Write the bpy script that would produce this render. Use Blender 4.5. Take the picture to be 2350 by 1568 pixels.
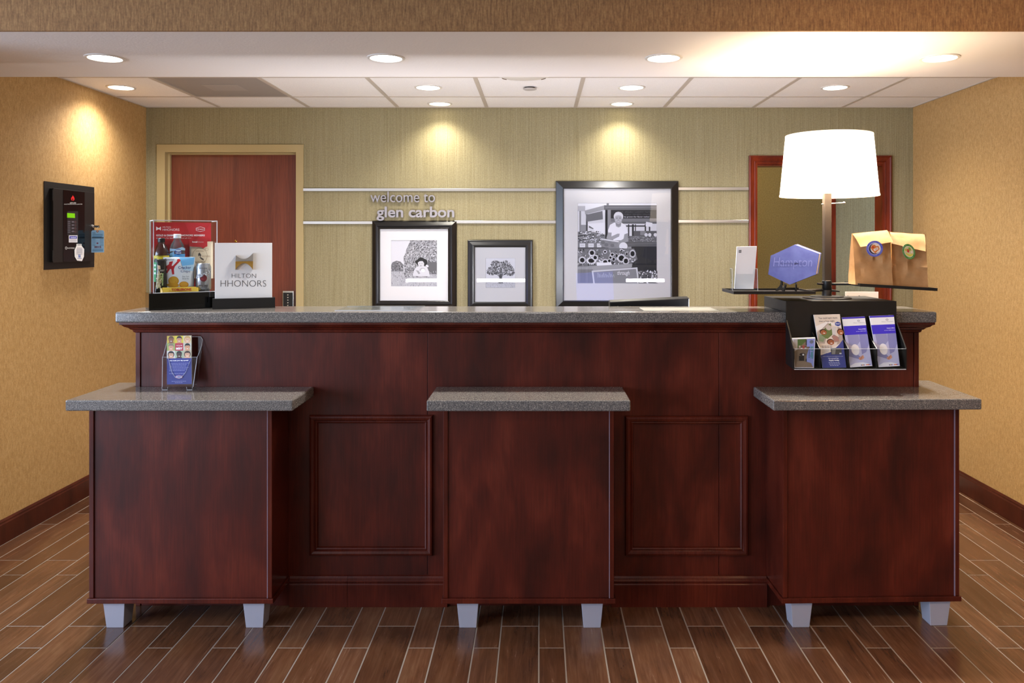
import bpy, bmesh, math, random
from math import sin, cos, pi, radians
from mathutils import Vector, Matrix, noise

for _o in list(bpy.data.objects):
    bpy.data.objects.remove(_o)
SC = bpy.context.scene
COL = SC.collection

# ------------------------------------------------------------------ camera
F, VX, VY, CH = 1850.0, 1237.0, 556.0, 1.515      # focal (px), principal point (px), camera height (m)
cam_d = bpy.data.cameras.new('camera')
cam_d.sensor_width = 36.0
cam_d.lens = F / 2350.0 * 36.0
cam_d.shift_x = -(VX - 1175.0) / 2350.0
cam_d.shift_y = -(784.0 - VY) / 2350.0
cam_d.clip_start = 0.05
cam = bpy.data.objects.new('camera', cam_d)
cam.location = (0, 0, CH)
cam.rotation_euler = (pi / 2, 0, 0)
COL.objects.link(cam)
SC.camera = cam

# ------------------------------------------------------------------ view, world
vs = SC.view_settings
vs.view_transform = 'Standard'
vs.look = 'None'
vs.gamma = 1.0
vs.use_curve_mapping = False
vs.exposure = 0.58
SC.cycles.use_denoising = True
SC.cycles.max_bounces = 8
SC.cycles.diffuse_bounces = 6
SC.cycles.glossy_bounces = 4
SC.cycles.transparent_max_bounces = 16
SC.cycles.sample_clamp_indirect = 6.0
SC.cycles.caustics_reflective = False
SC.cycles.caustics_refractive = False
W = bpy.data.worlds.new('world')
W.use_nodes = True
W.node_tree.nodes['Background'].inputs[0].default_value = (0.62, 0.76, 1.0, 1)
W.node_tree.nodes['Background'].inputs[1].default_value = 1.2
SC.world = W


def lamp(name, kind, loc, energy, color, rot=(0, 0, 0), **kw):
    d = bpy.data.lights.new(name, kind)
    d.energy = energy
    d.color = color
    for k, v in kw.items():
        setattr(d, k, v)
    o = bpy.data.objects.new(name, d)
    o.location = loc
    o.rotation_euler = rot
    COL.objects.link(o)
    return o


# daylight entering by the two windows of the lobby's left wall
for wy in (-2.4, 0.9):
    lamp('window_daylight', 'AREA', (-5.12, wy, 1.45), 150, (0.62, 0.76, 1.0),
         (0, -pi / 2, 0), shape='RECTANGLE', size=1.7, size_y=2.2)


# ------------------------------------------------------------------ helpers
def P(x, y, D):
    """photo pixel + distance -> world point"""
    return Vector(((x - VX) * D / F, D, CH - (y - VY) * D / F))


def lin(c):
    c = c / 255.0
    return c / 12.92 if c <= 0.04045 else ((c + 0.055) / 1.055) ** 2.4


def hx(h):
    h = h.lstrip('#')
    return (lin(int(h[0:2], 16)), lin(int(h[2:4], 16)), lin(int(h[4:6], 16)), 1.0)


MATS = {}


def mat(name, color='808080', rough=0.5, metal=0.0, spec=0.5, coat=0.0, emit=None, estr=0.0):
    if name in MATS:
        return MATS[name]
    m = bpy.data.materials.new(name)
    m.use_nodes = True
    b = m.node_tree.nodes['Principled BSDF']
    b.inputs['Base Color'].default_value = hx(color)
    b.inputs['Roughness'].default_value = rough
    b.inputs['Metallic'].default_value = metal
    b.inputs['Specular IOR Level'].default_value = spec
    b.inputs['Coat Weight'].default_value = coat
    b.inputs['Coat Roughness'].default_value = 0.05
    if emit:
        b.inputs['Emission Color'].default_value = hx(emit)
        b.inputs['Emission Strength'].default_value = estr
    MATS[name] = m
    return m


def nd(m, typ, **kw):
    n = m.node_tree.nodes.new(typ)
    for k, v in kw.items():
        setattr(n, k, v)
    return n


def lk(m, a, b):
    m.node_tree.links.new(a, b)


def coords(m, scale=(1, 1, 1), kind='Object', rnd=False):
    """world/object coordinates scaled per axis"""
    if kind == 'World':
        g = nd(m, 'ShaderNodeNewGeometry').outputs['Position']
    else:
        g = nd(m, 'ShaderNodeTexCoord').outputs[kind]
    mp = nd(m, 'ShaderNodeMapping')
    mp.inputs['Scale'].default_value = scale
    lk(m, g, mp.inputs['Vector'])
    if rnd:
        oi = nd(m, 'ShaderNodeObjectInfo')
        mu = nd(m, 'ShaderNodeMath', operation='MULTIPLY')
        mu.inputs[1].default_value = 57.0
        lk(m, oi.outputs['Random'], mu.inputs[0])
        cx = nd(m, 'ShaderNodeCombineXYZ')
        for i in range(3):
            lk(m, mu.outputs[0], cx.inputs[i])
        lk(m, cx.outputs[0], mp.inputs['Location'])
    return mp.outputs['Vector']


def noise_tex(m, vec, scale, detail=4, rough=0.6, dist=0.0):
    n = nd(m, 'ShaderNodeTexNoise')
    n.inputs['Scale'].default_value = scale
    n.inputs['Detail'].default_value = detail
    n.inputs['Roughness'].default_value = rough
    n.inputs['Distortion'].default_value = dist
    lk(m, vec, n.inputs['Vector'])
    return n.outputs['Fac']


def ramp(m, fac, stops):
    r = nd(m, 'ShaderNodeValToRGB')
    el = r.color_ramp.elements
    while len(el) < len(stops):
        el.new(0.5)
    for e, (p, c) in zip(el, stops):
        e.position = p
        e.color = hx(c) if isinstance(c, str) else c
    lk(m, fac, r.inputs['Fac'])
    return r.outputs['Color']


def mixc(m, a, b, fac=0.5, mode='MIX'):
    n = nd(m, 'ShaderNodeMix', data_type='RGBA', blend_type=mode)
    if isinstance(fac, (int, float)):
        n.inputs[0].default_value = fac
    else:
        lk(m, fac, n.inputs[0])
    for k, v in ((6, a), (7, b)):
        if isinstance(v, str):
            n.inputs[k].default_value = hx(v)
        else:
            lk(m, v, n.inputs[k])
    return n.outputs[2]


def bump(m, fac, strength=0.2, dist=0.002):
    b = nd(m, 'ShaderNodeBump')
    b.inputs['Strength'].default_value = strength
    b.inputs['Distance'].default_value = dist
    lk(m, fac, b.inputs['Height'])
    lk(m, b.outputs['Normal'], m.node_tree.nodes['Principled BSDF'].inputs['Normal'])


def base(m, c):
    lk(m, c, m.node_tree.nodes['Principled BSDF'].inputs['Base Color'])


# cherry laminate with a soft mottle
def make_cherry(name, c0, c1, c2, rough, zst=0.35):
    m = mat(name, c1, rough, spec=0.3)
    v = coords(m, (1, 1, zst), 'World')
    n1 = noise_tex(m, v, 7.0, 3, 0.55, 0.3)
    v2 = coords(m, (60, 60, 2.2), 'World')
    n2 = noise_tex(m, v2, 3.0, 2, 0.6)
    c = ramp(m, n1, [(0.3, c0), (0.52, c1), (0.75, c2)])
    g = ramp(m, n2, [(0.3, 'b8b8b8'), (0.7, 'ffffff')])
    base(m, mixc(m, c, g, 0.6, 'MULTIPLY'))
    return m


CHERRY = make_cherry('cherry_laminate', '38130d', '521c12', '6c2c1d', 0.38)
CHERRY_EDGE = make_cherry('cherry_edge', '40160e', '551f14', '6a2a1a', 0.26)
CASING = make_cherry('casing_cherry', '521a0c', '742812', '8a3418', 0.28)
BASEB = make_cherry('baseboard_cherry', '3c170d', '4c1f12', '5a2818', 0.38)

m = mat('door_veneer', '7a3422', 0.36)
v = coords(m, (26, 26, 1.1), 'World')
n1 = noise_tex(m, v, 5.0, 5, 0.65, 0.6)
n2 = noise_tex(m, coords(m, (5, 5, 0.5), 'World'), 2.2, 3, 0.5, 0.4)
base(m, mixc(m, ramp(m, n1, [(0.32, '54261a'), (0.5, '6c3423'), (0.7, '7c422e')]),
             ramp(m, n2, [(0.3, '5c2a1c'), (0.7, '84422c')]), 0.4))
DOORW = m

m = mat('solid_surface', '6c6a69', 0.14, spec=0.5)
v = coords(m, (1, 1, 1), 'World')
n1 = noise_tex(m, v, 330.0, 2, 0.7)
n2 = noise_tex(m, v, 520.0, 1, 0.5)
c = ramp(m, n1, [(0.36, '262527'), (0.48, '585450'), (0.57, '6c6661'), (0.68, 'bdb3a6')])
base(m, mixc(m, c, ramp(m, n2, [(0.35, '3a3a3c'), (0.7, 'a5a09b')]), 0.35))
STONE = m


def wallpaper(name, c0, c1, c2, sx, sz, sc=10.0, rough=0.75):
    m = mat(name, c1, rough, spec=0.3)
    v = coords(m, (sx, sx, sz), 'World')
    n1 = noise_tex(m, v, sc, 4, 0.65)
    n2 = noise_tex(m, coords(m, (1, 1, 1), 'World'), 130.0, 2, 0.6)
    c = ramp(m, n1, [(0.28, c0), (0.5, c1), (0.74, c2)])
    base(m, mixc(m, c, ramp(m, n2, [(0.3, 'c8c8c8'), (0.7, 'ffffff')]), 0.55, 'MULTIPLY'))
    bump(m, n1, 0.15, 0.001)
    return m


TAN = wallpaper('tan_wallcovering', 'aa8450', 'b9935d', 'c6a26e', 9, 4, 9.0)
TAN2 = wallpaper('soffit_wallcovering', '745334', '936d45', 'b08858', 16, 2.2, 9.0)
OLIVE = wallpaper('olive_striae', '8a7e5b', '978c69', 'a39878', 30, 0.35, 6.0)
HALLW = wallpaper('passage_wallcovering', '94804e', 'a18c58', 'ac9862', 14, 8, 9.0)

m = mat('plaster_white', 'e6e0dc', 0.8, spec=0.2)
n1 = noise_tex(m, coords(m, (1, 1, 1), 'World'), 90.0, 3, 0.6)
bump(m, n1, 0.25, 0.003)
PLASTER = m
m = mat('ceiling_tile', 'd6d2cf', 0.9, spec=0.1)
n1 = noise_tex(m, coords(m, (1, 1, 1), 'World'), 260.0, 2, 0.6)
base(m, ramp(m, n1, [(0.3, 'e6e2df'), (0.7, 'f2efed')]))
TILE = m
TBAR = mat('grid_bar', 'bdb2a6', 0.5)
LOBBYW = mat('lobby_wall', 'd8c8ac', 0.8)

# wood-look plank tile
m = mat('plank_tile', '6a4630', 0.34, spec=0.5)
v = coords(m, (22, 1.3, 1), 'Object', rnd=True)
n1 = noise_tex(m, v, 3.0, 5, 0.7, 0.8)
n2 = noise_tex(m, coords(m, (4, 1.2, 1), 'Object', rnd=True), 2.2, 3, 0.6, 0.5)
c = mixc(m, ramp(m, n1, [(0.26, '452d22'), (0.5, '664735'), (0.74, '856550')]),
         ramp(m, n2, [(0.3, '4c3326'), (0.55, '6c482f'), (0.8, '86664a')]), 0.5)
oi = nd(m, 'ShaderNodeObjectInfo')
c = mixc(m, c, ramp(m, oi.outputs['Random'], [(0.0, 'c0b4ac'), (0.5, 'e8dcd2'), (1.0, 'ffffff')]), 0.8, 'MULTIPLY')
base(m, c)
lk(m, ramp(m, n1, [(0.3, '6a6a6a'), (0.7, '909090')]), m.node_tree.nodes['Principled BSDF'].inputs['Roughness'])
bump(m, n1, 0.12, 0.001)
PLANK = m
# grout bed; towards the lobby behind the camera the plank pattern goes on as texture
m = mat('grout', '948b81', 0.8)
GROUT = m
m = mat('plank_floor_far', '6a4630', 0.38)
bt = nd(m, 'ShaderNodeTexBrick')
bt.inputs['Scale'].default_value = 1.0
bt.inputs['Brick Width'].default_value = 0.66
bt.inputs['Row Height'].default_value = 0.122
bt.inputs['Mortar Size'].default_value = 0.003
bt.inputs['Color1'].default_value = hx('5a3f30')
bt.inputs['Color2'].default_value = hx('6c503c')
bt.inputs['Mortar'].default_value = hx('8c8378')
mp = nd(m, 'ShaderNodeMapping')
mp.inputs['Rotation'].default_value = (0, 0, pi / 2)
lk(m, nd(m, 'ShaderNodeNewGeometry').outputs['Position'], mp.inputs['Vector'])
lk(m, mp.outputs['Vector'], bt.inputs['Vector'])
base(m, bt.outputs['Color'])
FARFLOOR = m

BLACK = mat('black_laminate', '0e0d0d', 0.42)
BLACKM = mat('black_metal', '161415', 0.38, spec=0.5)
BLACKG = mat('black_gloss', '060606', 0.08)
FRAMEB = mat('frame_black', '121112', 0.28)
ALU = mat('brushed_aluminium', 'c9c5c0', 0.28, metal=0.85)
SILVER = mat('silver_leg', 'a9a9b6', 0.4, metal=0.15)
CHROME = mat('chrome', 'd8d8d8', 0.12, metal=1.0)
GOLD = mat('gold_metal', 'a88038', 0.45, metal=0.4)
BRASS = mat('brass', 'b9964a', 0.25, metal=1.0)
FRAMEBEIGE = mat('beige_door_frame', 'ad9a6c', 0.5)
WHITE = mat('white_card', 'e9e6e6', 0.55)
MATW = mat('mat_board', 'd9d7d9', 0.8, spec=0.2)
PAPER = mat('white_paper', 'efeeee', 0.6)
SIGNW = mat('frosted_sign', 'e2e1e0', 0.35)
LETTER = mat('letter_metal', '989396', 0.36, metal=0.5)
GREYTXT = mat('grey_ink', '55524f', 0.5)
SHADE = mat('lamp_shade_lit', 'fff6e6', 0.8, emit='ffe9d0', estr=3.2)
LENS = mat('lamp_lens', 'ffffff', 0.5, emit='fff8f0', estr=9.0)
LENSW = mat('washer_lens', 'ffffff', 0.5, emit='fff3d0', estr=5.0)
TASK = mat('task_light_tube', 'ffffff', 0.5, emit='f2f5ff', estr=7.0)
SCREEN = mat('monitor_screen', '101830', 0.3, emit='4a6cff', estr=4.5)
TRIMW = mat('light_trim', 'd8d2ca', 0.4)
GRILLE = mat('return_grille', '9a928b', 0.6)
KRAFT = mat('kraft_paper', 'b98a58', 0.7, spec=0.2)
m = KRAFT
n1 = noise_tex(m, coords(m, (1, 1, 1)), 14.0, 4, 0.6)
base(m, ramp(m, n1, [(0.3, 'b08455'), (0.7, 'c79c6c')]))
bump(m, n1, 0.15, 0.003)
BLUELEATHER = mat('blue_cover', '5a68b4', 0.42)
m = BLUELEATHER
n1 = noise_tex(m, coords(m, (1, 1, 1)), 12.0, 3, 0.6)
base(m, ramp(m, n1, [(0.3, '4d5ba6'), (0.7, '6876bf')]))


def clear_mat(name, tint, refl_ior=1.45, rough=0.03, whiten=0.0, cap=1.0):
    m = bpy.data.materials.new(name)
    m.use_nodes = True
    nt = m.node_tree
    nt.nodes.remove(nt.nodes['Principled BSDF'])
    out = nt.nodes['Material Output']
    tr = nt.nodes.new('ShaderNodeBsdfTransparent')
    tr.inputs[0].default_value = hx(tint)
    gl = nt.nodes.new('ShaderNodeBsdfGlossy')
    gl.inputs['Roughness'].default_value = rough
    fr = nt.nodes.new('ShaderNodeFresnel')
    fr.inputs['IOR'].default_value = refl_ior
    mx = nt.nodes.new('ShaderNodeMixShader')
    mn = nt.nodes.new('ShaderNodeMath')
    mn.operation = 'MINIMUM'
    mn.inputs[1].default_value = cap
    nt.links.new(fr.outputs[0], mn.inputs[0])
    nt.links.new(mn.outputs[0], mx.inputs[0])
    nt.links.new(tr.outputs[0], mx.inputs[1])
    nt.links.new(gl.outputs[0], mx.inputs[2])
    last = mx.outputs[0]
    if whiten:
        df = nt.nodes.new('ShaderNodeBsdfDiffuse')
        df.inputs[0].default_value = (0.9, 0.92, 0.96, 1)
        m2 = nt.nodes.new('ShaderNodeMixShader')
        m2.inputs[0].default_value = whiten
        nt.links.new(last, m2.inputs[1])
        nt.links.new(df.outputs[0], m2.inputs[2])
        last = m2.outputs[0]
    nt.links.new(last, out.inputs['Surface'])
    return m


GLASS = clear_mat('picture_glass', 'ffffff', 1.42, 0.0)
PANE = clear_mat('window_pane', 'fbfdff', 1.4, 0.0)
ACRYL = clear_mat('clear_acrylic', 'fafcfd', 1.35, 0.03, cap=0.10)
ACRYLE = clear_mat('acrylic_edge', 'e8eef5', 1.5, 0.1, 0.55)
BOTTLEC = clear_mat('clear_bottle', 'e6ecf2', 1.5, 0.05, 0.06)
TEA = mat('dark_tea', '2a0a06', 0.1)
TEAGLASS = mat('tea_bottle', '3a0f08', 0.08, coat=0.5)

# flat print: colours carried by the printed shapes themselves
m = mat('printed_ink', 'ffffff', 0.45, spec=0.4)
at = nd(m, 'ShaderNodeVertexColor', layer_name='Col')
base(m, at.outputs['Color'])
INK = m
m = mat('matte_print', 'ffffff', 0.7, spec=0.15)
at = nd(m, 'ShaderNodeVertexColor', layer_name='Col')
base(m, at.outputs['Color'])
INKM = m

WL = {}


def link(o, parent=None):
    COL.objects.link(o)
    if parent is not None:
        o.parent = parent
    return o


def tag(o, label=None, cat=None, group=None, kind=None):
    if label:
        o['label'] = label
    if cat:
        o['category'] = cat
    if group:
        o['group'] = group
    if kind:
        o['kind'] = kind
    return o


def thing(name, label, cat, loc=(0, 0, 0), rotz=0.0, group=None, kind=None):
    o = bpy.data.objects.new(name, None)
    o.empty_display_size = 0.05
    o.location = loc
    o.rotation_euler = (0, 0, rotz)
    COL.objects.link(o)
    WL[o.name] = Vector(loc)
    return tag(o, label, cat, group, kind)


def mesh(name, vf, material, parent=None, local=False, smooth=False, bevel=0.0, segs=2, loc=None, angle=35):
    verts, faces = vf
    off = Vector((0, 0, 0))
    if parent is not None and not local:
        off = WL.get(parent.name, Vector((0, 0, 0)))
    if loc is not None:
        off = off + Vector(loc)
    me = bpy.data.meshes.new(name)
    me.from_pydata([tuple(Vector(v) - off) for v in verts], [], faces)
    me.materials.append(material)
    bm = bmesh.new()
    bm.from_mesh(me)
    bmesh.ops.recalc_face_normals(bm, faces=bm.faces)
    bm.to_mesh(me)
    bm.free()
    o = bpy.data.objects.new(name, me)
    link(o, parent)
    if loc is not None:
        o.location = loc
    WL[o.name] = (WL.get(parent.name, Vector((0, 0, 0))) if parent is not None else Vector((0, 0, 0))) \
        + (Vector(loc) if loc is not None else Vector((0, 0, 0)))
    if smooth:
        for p in me.polygons:
            p.use_smooth = True
        try:
            me.set_sharp_from_angle(angle=radians(angle))
        except Exception:
            pass
    if bevel:
        b = o.modifiers.new('bevel', 'BEVEL')
        b.width = bevel
        b.segments = segs
        b.limit_method = 'ANGLE'
        b.angle_limit = radians(40)
    return o


def vbox(x0, x1, y0, y1, z0, z1):
    v = [(x, y, z) for z in (z0, z1) for y in (y0, y1) for x in (x0, x1)]
    f = [(0, 2, 3, 1), (4, 5, 7, 6), (0, 1, 5, 4), (2, 6, 7, 3), (0, 4, 6, 2), (1, 3, 7, 5)]
    return v, f


def join(*vfs):
    V, Fc = [], []
    for v, f in vfs:
        n = len(V)
        V += list(v)
        Fc += [tuple(i + n for i in q) for q in f]
    return V, Fc


def xf(vf, M):
    return [M @ Vector(v) for v in vf[0]], vf[1]


def prism(pts, ext):
    """closed 3-D outline extruded by vector ext"""
    n = len(pts)
    e = Vector(ext)
    V = [Vector(p) for p in pts] + [Vector(p) + e for p in pts]
    Fc = [tuple(range(n)), tuple(range(2 * n - 1, n - 1, -1))]
    Fc += [(i, (i + 1) % n, n + (i + 1) % n, n + i) for i in range(n)]
    return V, Fc


def lathe(prof, seg=32, cen=(0, 0, 0), axis='Z', cap=True):
    V, Fc = [], []
    c = Vector(cen)
    for r, h in prof:
        for i in range(seg):
            a = 2 * pi * i / seg
            if axis == 'Z':
                V.append(c + Vector((r * cos(a), r * sin(a), h)))
            elif axis == 'Y':
                V.append(c + Vector((r * cos(a), h, r * sin(a))))
            else:
                V.append(c + Vector((h, r * cos(a), r * sin(a))))
    for j in range(len(prof) - 1):
        for i in range(seg):
            a, b = j * seg + i, j * seg + (i + 1) % seg
            Fc.append((a, b, b + seg, a + seg))
    if cap:
        if prof[0][0] > 1e-6:
            Fc.append(tuple(range(seg - 1, -1, -1)))
        if prof[-1][0] > 1e-6:
            n = (len(prof) - 1) * seg
            Fc.append(tuple(range(n, n + seg)))
    return V, Fc


def tube(path, r, seg=8):
    V, Fc = [], []
    path = [Vector(p) for p in path]
    n = len(path)
    for k, p in enumerate(path):
        d = (path[min(k + 1, n - 1)] - path[max(k - 1, 0)]).normalized()
        up = Vector((0, 0, 1)) if abs(d.z) < 0.9 else Vector((1, 0, 0))
        a = d.cross(up).normalized()
        b = d.cross(a)
        rr = r[k] if isinstance(r, (list, tuple)) else r
        for i in range(seg):
            t = 2 * pi * i / seg
            V.append(p + a * rr * cos(t) + b * rr * sin(t))
    for k in range(n - 1):
        for i in range(seg):
            q, w = k * seg + i, k * seg + (i + 1) % seg
            Fc.append((q, w, w + seg, q + seg))
    Fc.append(tuple(range(seg)))
    Fc.append(tuple(range(n * seg - 1, (n - 1) * seg - 1, -1)))
    return V, Fc


def box(name, b, material, parent=None, bevel=0.0, local=False, segs=2):
    return mesh(name, vbox(*b), material, parent, local, bevel=bevel, segs=segs)


def frame_profile(x0, x1, z0, z1, y, prof):
    """mitred rectangular frame in the XZ plane facing -Y.
    prof: list of (inset from the outer edge, proud distance towards the viewer)"""
    V, Fc = [], []
    n = len(prof)
    for ins, pr in prof:
        V += [(x0 + ins, y - pr, z0 + ins), (x1 - ins, y - pr, z0 + ins),
              (x1 - ins, y - pr, z1 - ins), (x0 + ins, y - pr, z1 - ins)]
    for k in range(n - 1):
        for i in range(4):
            a, b = k * 4 + i, k * 4 + (i + 1) % 4
            Fc.append((a, b, b + 4, a + 4))
    return V, Fc


# ------------------------------------------------------------------ flat printing
_tc = {}


def text_geo(s, bold=0.0, shear=0.0):
    key = (s, bold, shear)
    if key in _tc:
        return _tc[key]
    cu = bpy.data.curves.new('text', 'FONT')
    cu.body = s
    cu.offset = bold
    cu.shear = shear
    cu.resolution_u = 4
    ob = bpy.data.objects.new('text', cu)
    me = ob.to_mesh()
    v = [(p.co.x, p.co.y) for p in me.vertices]
    f = [tuple(p.vertices) for p in me.polygons]
    ob.to_mesh_clear()
    bpy.data.objects.remove(ob)
    bpy.data.curves.remove(cu)
    x0, x1 = min(p[0] for p in v), max(p[0] for p in v)
    y0, y1 = min(p[1] for p in v), max(p[1] for p in v)
    v = [((a - x0) / (x1 - x0), (b - y0) / max(1e-6, y1 - y0)) for a, b in v]
    _tc[key] = (v, f, (x1 - x0) / max(1e-6, y1 - y0))
    return _tc[key]


class Print:
    """shapes in a flat 2-D space (y down unless up=True), mapped on a surface by fn(x, y, lift)"""

    def __init__(self, fn, step=0.00025):
        self.fn, self.step = fn, step
        self.V, self.F, self.C = [], [], []
        self.L = 0
        self.cell = None      # on curved surfaces shapes are cut into cells of this size

    def poly(self, pts, col, L=None):
        if L is None:
            self.L += 0.08
            L = self.L
        if self.cell:
            c = self.cell
            xs, ys = [q[0] for q in pts], [q[1] for q in pts]
            for i in range(int(math.floor(min(xs) / c)), int(math.ceil(max(xs) / c))):
                for j in range(int(math.floor(min(ys) / c)), int(math.ceil(max(ys) / c))):
                    q = list(pts)
                    for ax, lim, sg in ((0, i * c, 1), (0, (i + 1) * c, -1), (1, j * c, 1), (1, (j + 1) * c, -1)):
                        out = []
                        for k in range(len(q)):
                            A, B = q[k], q[(k + 1) % len(q)]
                            da, db = (A[ax] - lim) * sg, (B[ax] - lim) * sg
                            if da >= 0:
                                out.append(A)
                            if (da > 0 and db < 0) or (da < 0 and db > 0):
                                t = da / (da - db)
                                out.append((A[0] + (B[0] - A[0]) * t, A[1] + (B[1] - A[1]) * t))
                        q = out
                        if len(q) < 3:
                            break
                    if len(q) >= 3:
                        self.raw(q, col, L)
            return
        self.raw(pts, col, L)

    def raw(self, pts, col, L):
        n = len(self.V)
        self.V += [self.fn(x, y, L * self.step) for x, y in pts]
        self.F.append(tuple(range(n, n + len(pts))))
        self.C.append(hx(col))

    def rect(self, x0, y0, x1, y1, col, L=None):
        self.poly([(x0, y0), (x1, y0), (x1, y1), (x0, y1)], col, L)

    def grid(self, x0, y0, x1, y1, nx, ny, col, L=None):
        if L is None:
            self.L += 0.08
            L = self.L
        for i in range(nx):
            for j in range(ny):
                a, b = x0 + (x1 - x0) * i / nx, x0 + (x1 - x0) * (i + 1) / nx
                c, d = y0 + (y1 - y0) * j / ny, y0 + (y1 - y0) * (j + 1) / ny
                self.rect(a, c, b, d, col, L)

    def ell(self, cx, cy, rx, ry, col, n=20, rot=0.0, L=None):
        self.poly([(cx + rx * cos(t) * cos(rot) - ry * sin(t) * sin(rot),
                    cy + rx * cos(t) * sin(rot) + ry * sin(t) * cos(rot))
                   for t in [2 * pi * i / n for i in range(n)]], col, L)

    def line(self, pts, w, col):
        for (x0, y0), (x1, y1) in zip(pts[:-1], pts[1:]):
            dx, dy = x1 - x0, y1 - y0
            l = math.hypot(dx, dy) or 1
            a, b = -dy / l * w / 2, dx / l * w / 2
            self.poly([(x0 + a, y0 + b), (x1 + a, y1 + b), (x1 - a, y1 - b), (x0 - a, y0 - b)], col)

    def text(self, s, x0, y0, x1, y1, col, bold=0.0, shear=0.0):
        """text filling the box whose lower-left is (x0,y0) and upper-right (x1,y1)"""
        self.L += 0.08
        v, f, _ = text_geo(s, bold, shear)
        n = len(self.V)
        self.V += [self.fn(x0 + (x1 - x0) * a, y0 + (y1 - y0) * b, (self.L + 0.5) * self.step) for a, b in v]
        self.F += [tuple(i + n for i in q) for q in f]
        self.C += [hx(col)] * len(f)

    def build(self, name, parent, material=None, local=False):
        off = Vector((0, 0, 0)) if local or parent is None else WL[parent.name]
        me = bpy.data.meshes.new(name)
        me.from_pydata([tuple(Vector(v) - off) for v in self.V], [], self.F)
        ca = me.color_attributes.new('Col', 'FLOAT_COLOR', 'CORNER')
        buf = []
        for p, c in zip(me.polygons, self.C):
            buf += list(c) * p.loop_total
        ca.data.foreach_set('color', buf)
        me.materials.append(material or INK)
        o = bpy.data.objects.new(name, me)
        link(o, parent)
        WL[o.name] = off.copy()
        return o


def pixmap(D, x0=0.0, y0=0.0, sc=1.0):
    """crop coordinates -> world point on the vertical plane at distance D (lift towards viewer)"""
    def fn(x, y, l):
        p = P(x0 + x * sc, y0 + y * sc, D)
        p.y -= l
        return p
    return fn


def quadmap(a, b, c, d):
    """unit square (x right, y up) on the 3-D quad a(0,0) b(1,0) c(1,1) d(0,1)"""
    a, b, c, d = [Vector(q) for q in (a, b, c, d)]
    nrm = (b - a).cross(d - a).normalized()

    def fn(x, y, l):
        return a * (1 - x) * (1 - y) + b * x * (1 - y) + c * x * y + d * (1 - x) * y + nrm * (l + 0.0005)
    return fn

# ================================================================== THE SETTING
XL, XR, YB = -2.70, 2.57, 5.54            # side walls, back wall
ZC, ZS = 2.44, 2.325                      # tile ceiling, soffit underside
YS0, YS1 = 3.09, 3.95                     # soffit front / back
ZF = 2.46                                 # lobby ceiling
LX, LY = 5.2, -4.5                        # lobby extent


def struct(name, vf, m, bevel=0.0, parent=None, label=None):
    o = mesh(name, vf, m, parent, bevel=bevel)
    if parent is None:
        tag(o, label, kind='structure')
    return o


# ---- floor
floor = thing('floor', 'brown wood-look plank tile floor with pale grout joints', None, (0, 0, 0), kind='structure')
mesh('grout_bed', vbox(XL - 0.1, XR + 0.1, 1.5, 7.3, -0.08, -0.0012), GROUT, floor)
far = mesh('floor_surface', join(vbox(-LX, LX, LY, 1.5, -0.08, 0.0),
                                 vbox(-LX, XL - 0.1, 1.5, 3.0, -0.08, 0.0),
                                 vbox(XR + 0.1, LX, 1.5, 3.0, -0.08, 0.0)), FARFLOOR, floor)
PW, PN, GAP, PLEN = 0.148, 0.096, 0.0052, 0.66
plank_cache = {}


def plank(x0, x1, y0, y1):
    w, l = round(x1 - x0, 4), round(y1 - y0, 4)
    if (w, l) not in plank_cache:
        V, Fc = [], []
        b = 0.0008
        for z, i in ((-0.0013, 0), (-b, 0), (0.0, b)):
            V += [(-w / 2 + i, -l / 2 + i, z), (w / 2 - i, -l / 2 + i, z), (w / 2 - i, l / 2 - i, z), (-w / 2 + i, l / 2 - i, z)]
        for k in range(2):
            Fc += [(k * 4 + i, k * 4 + (i + 1) % 4, k * 4 + 4 + (i + 1) % 4, k * 4 + 4 + i) for i in range(4)]
        Fc.append((8, 9, 10, 11))
        me = bpy.data.meshes.new('plank')
        me.from_pydata(V, [], Fc)
        me.materials.append(PLANK)
        plank_cache[(w, l)] = me
    o = bpy.data.objects.new('plank', plank_cache[(w, l)])
    o.location = ((x0 + x1) / 2, (y0 + y1) / 2, 0)
    link(o, floor)


def hidden(x0, x1, y0):
    return y0 > 3.40 and x0 > -1.68 and x1 < 1.58


kx = -0.149 - 0.244 * 11
while kx < XR:
    for (a, b, ph) in ((kx, kx + PW, 3.18), (kx + PW, kx + PW + PN, 3.01)):
        a2, b2 = max(a + GAP / 2, XL), min(b - GAP / 2, XR)
        if b2 - a2 < 0.015:
            continue
        y = ph - PLEN * 2
        while y < YB:
            y0, y1 = max(y + GAP / 2, 1.5), min(y + PLEN - GAP / 2, YB)
            if y1 > 2.2 and not hidden(a2, b2, y0) and (y0 < 4.7):
                plank(a2, b2, y0, y1)
            y += PLEN
    kx += 0.244
mesh('floor_surface', vbox(XL, XR, 4.7, 7.2, -0.003, -0.0006), mat('bounce_floor', 'b9ab98', 0.8), floor)  # pale unseen floor sheet, put in to bounce light up to the ceiling

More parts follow.
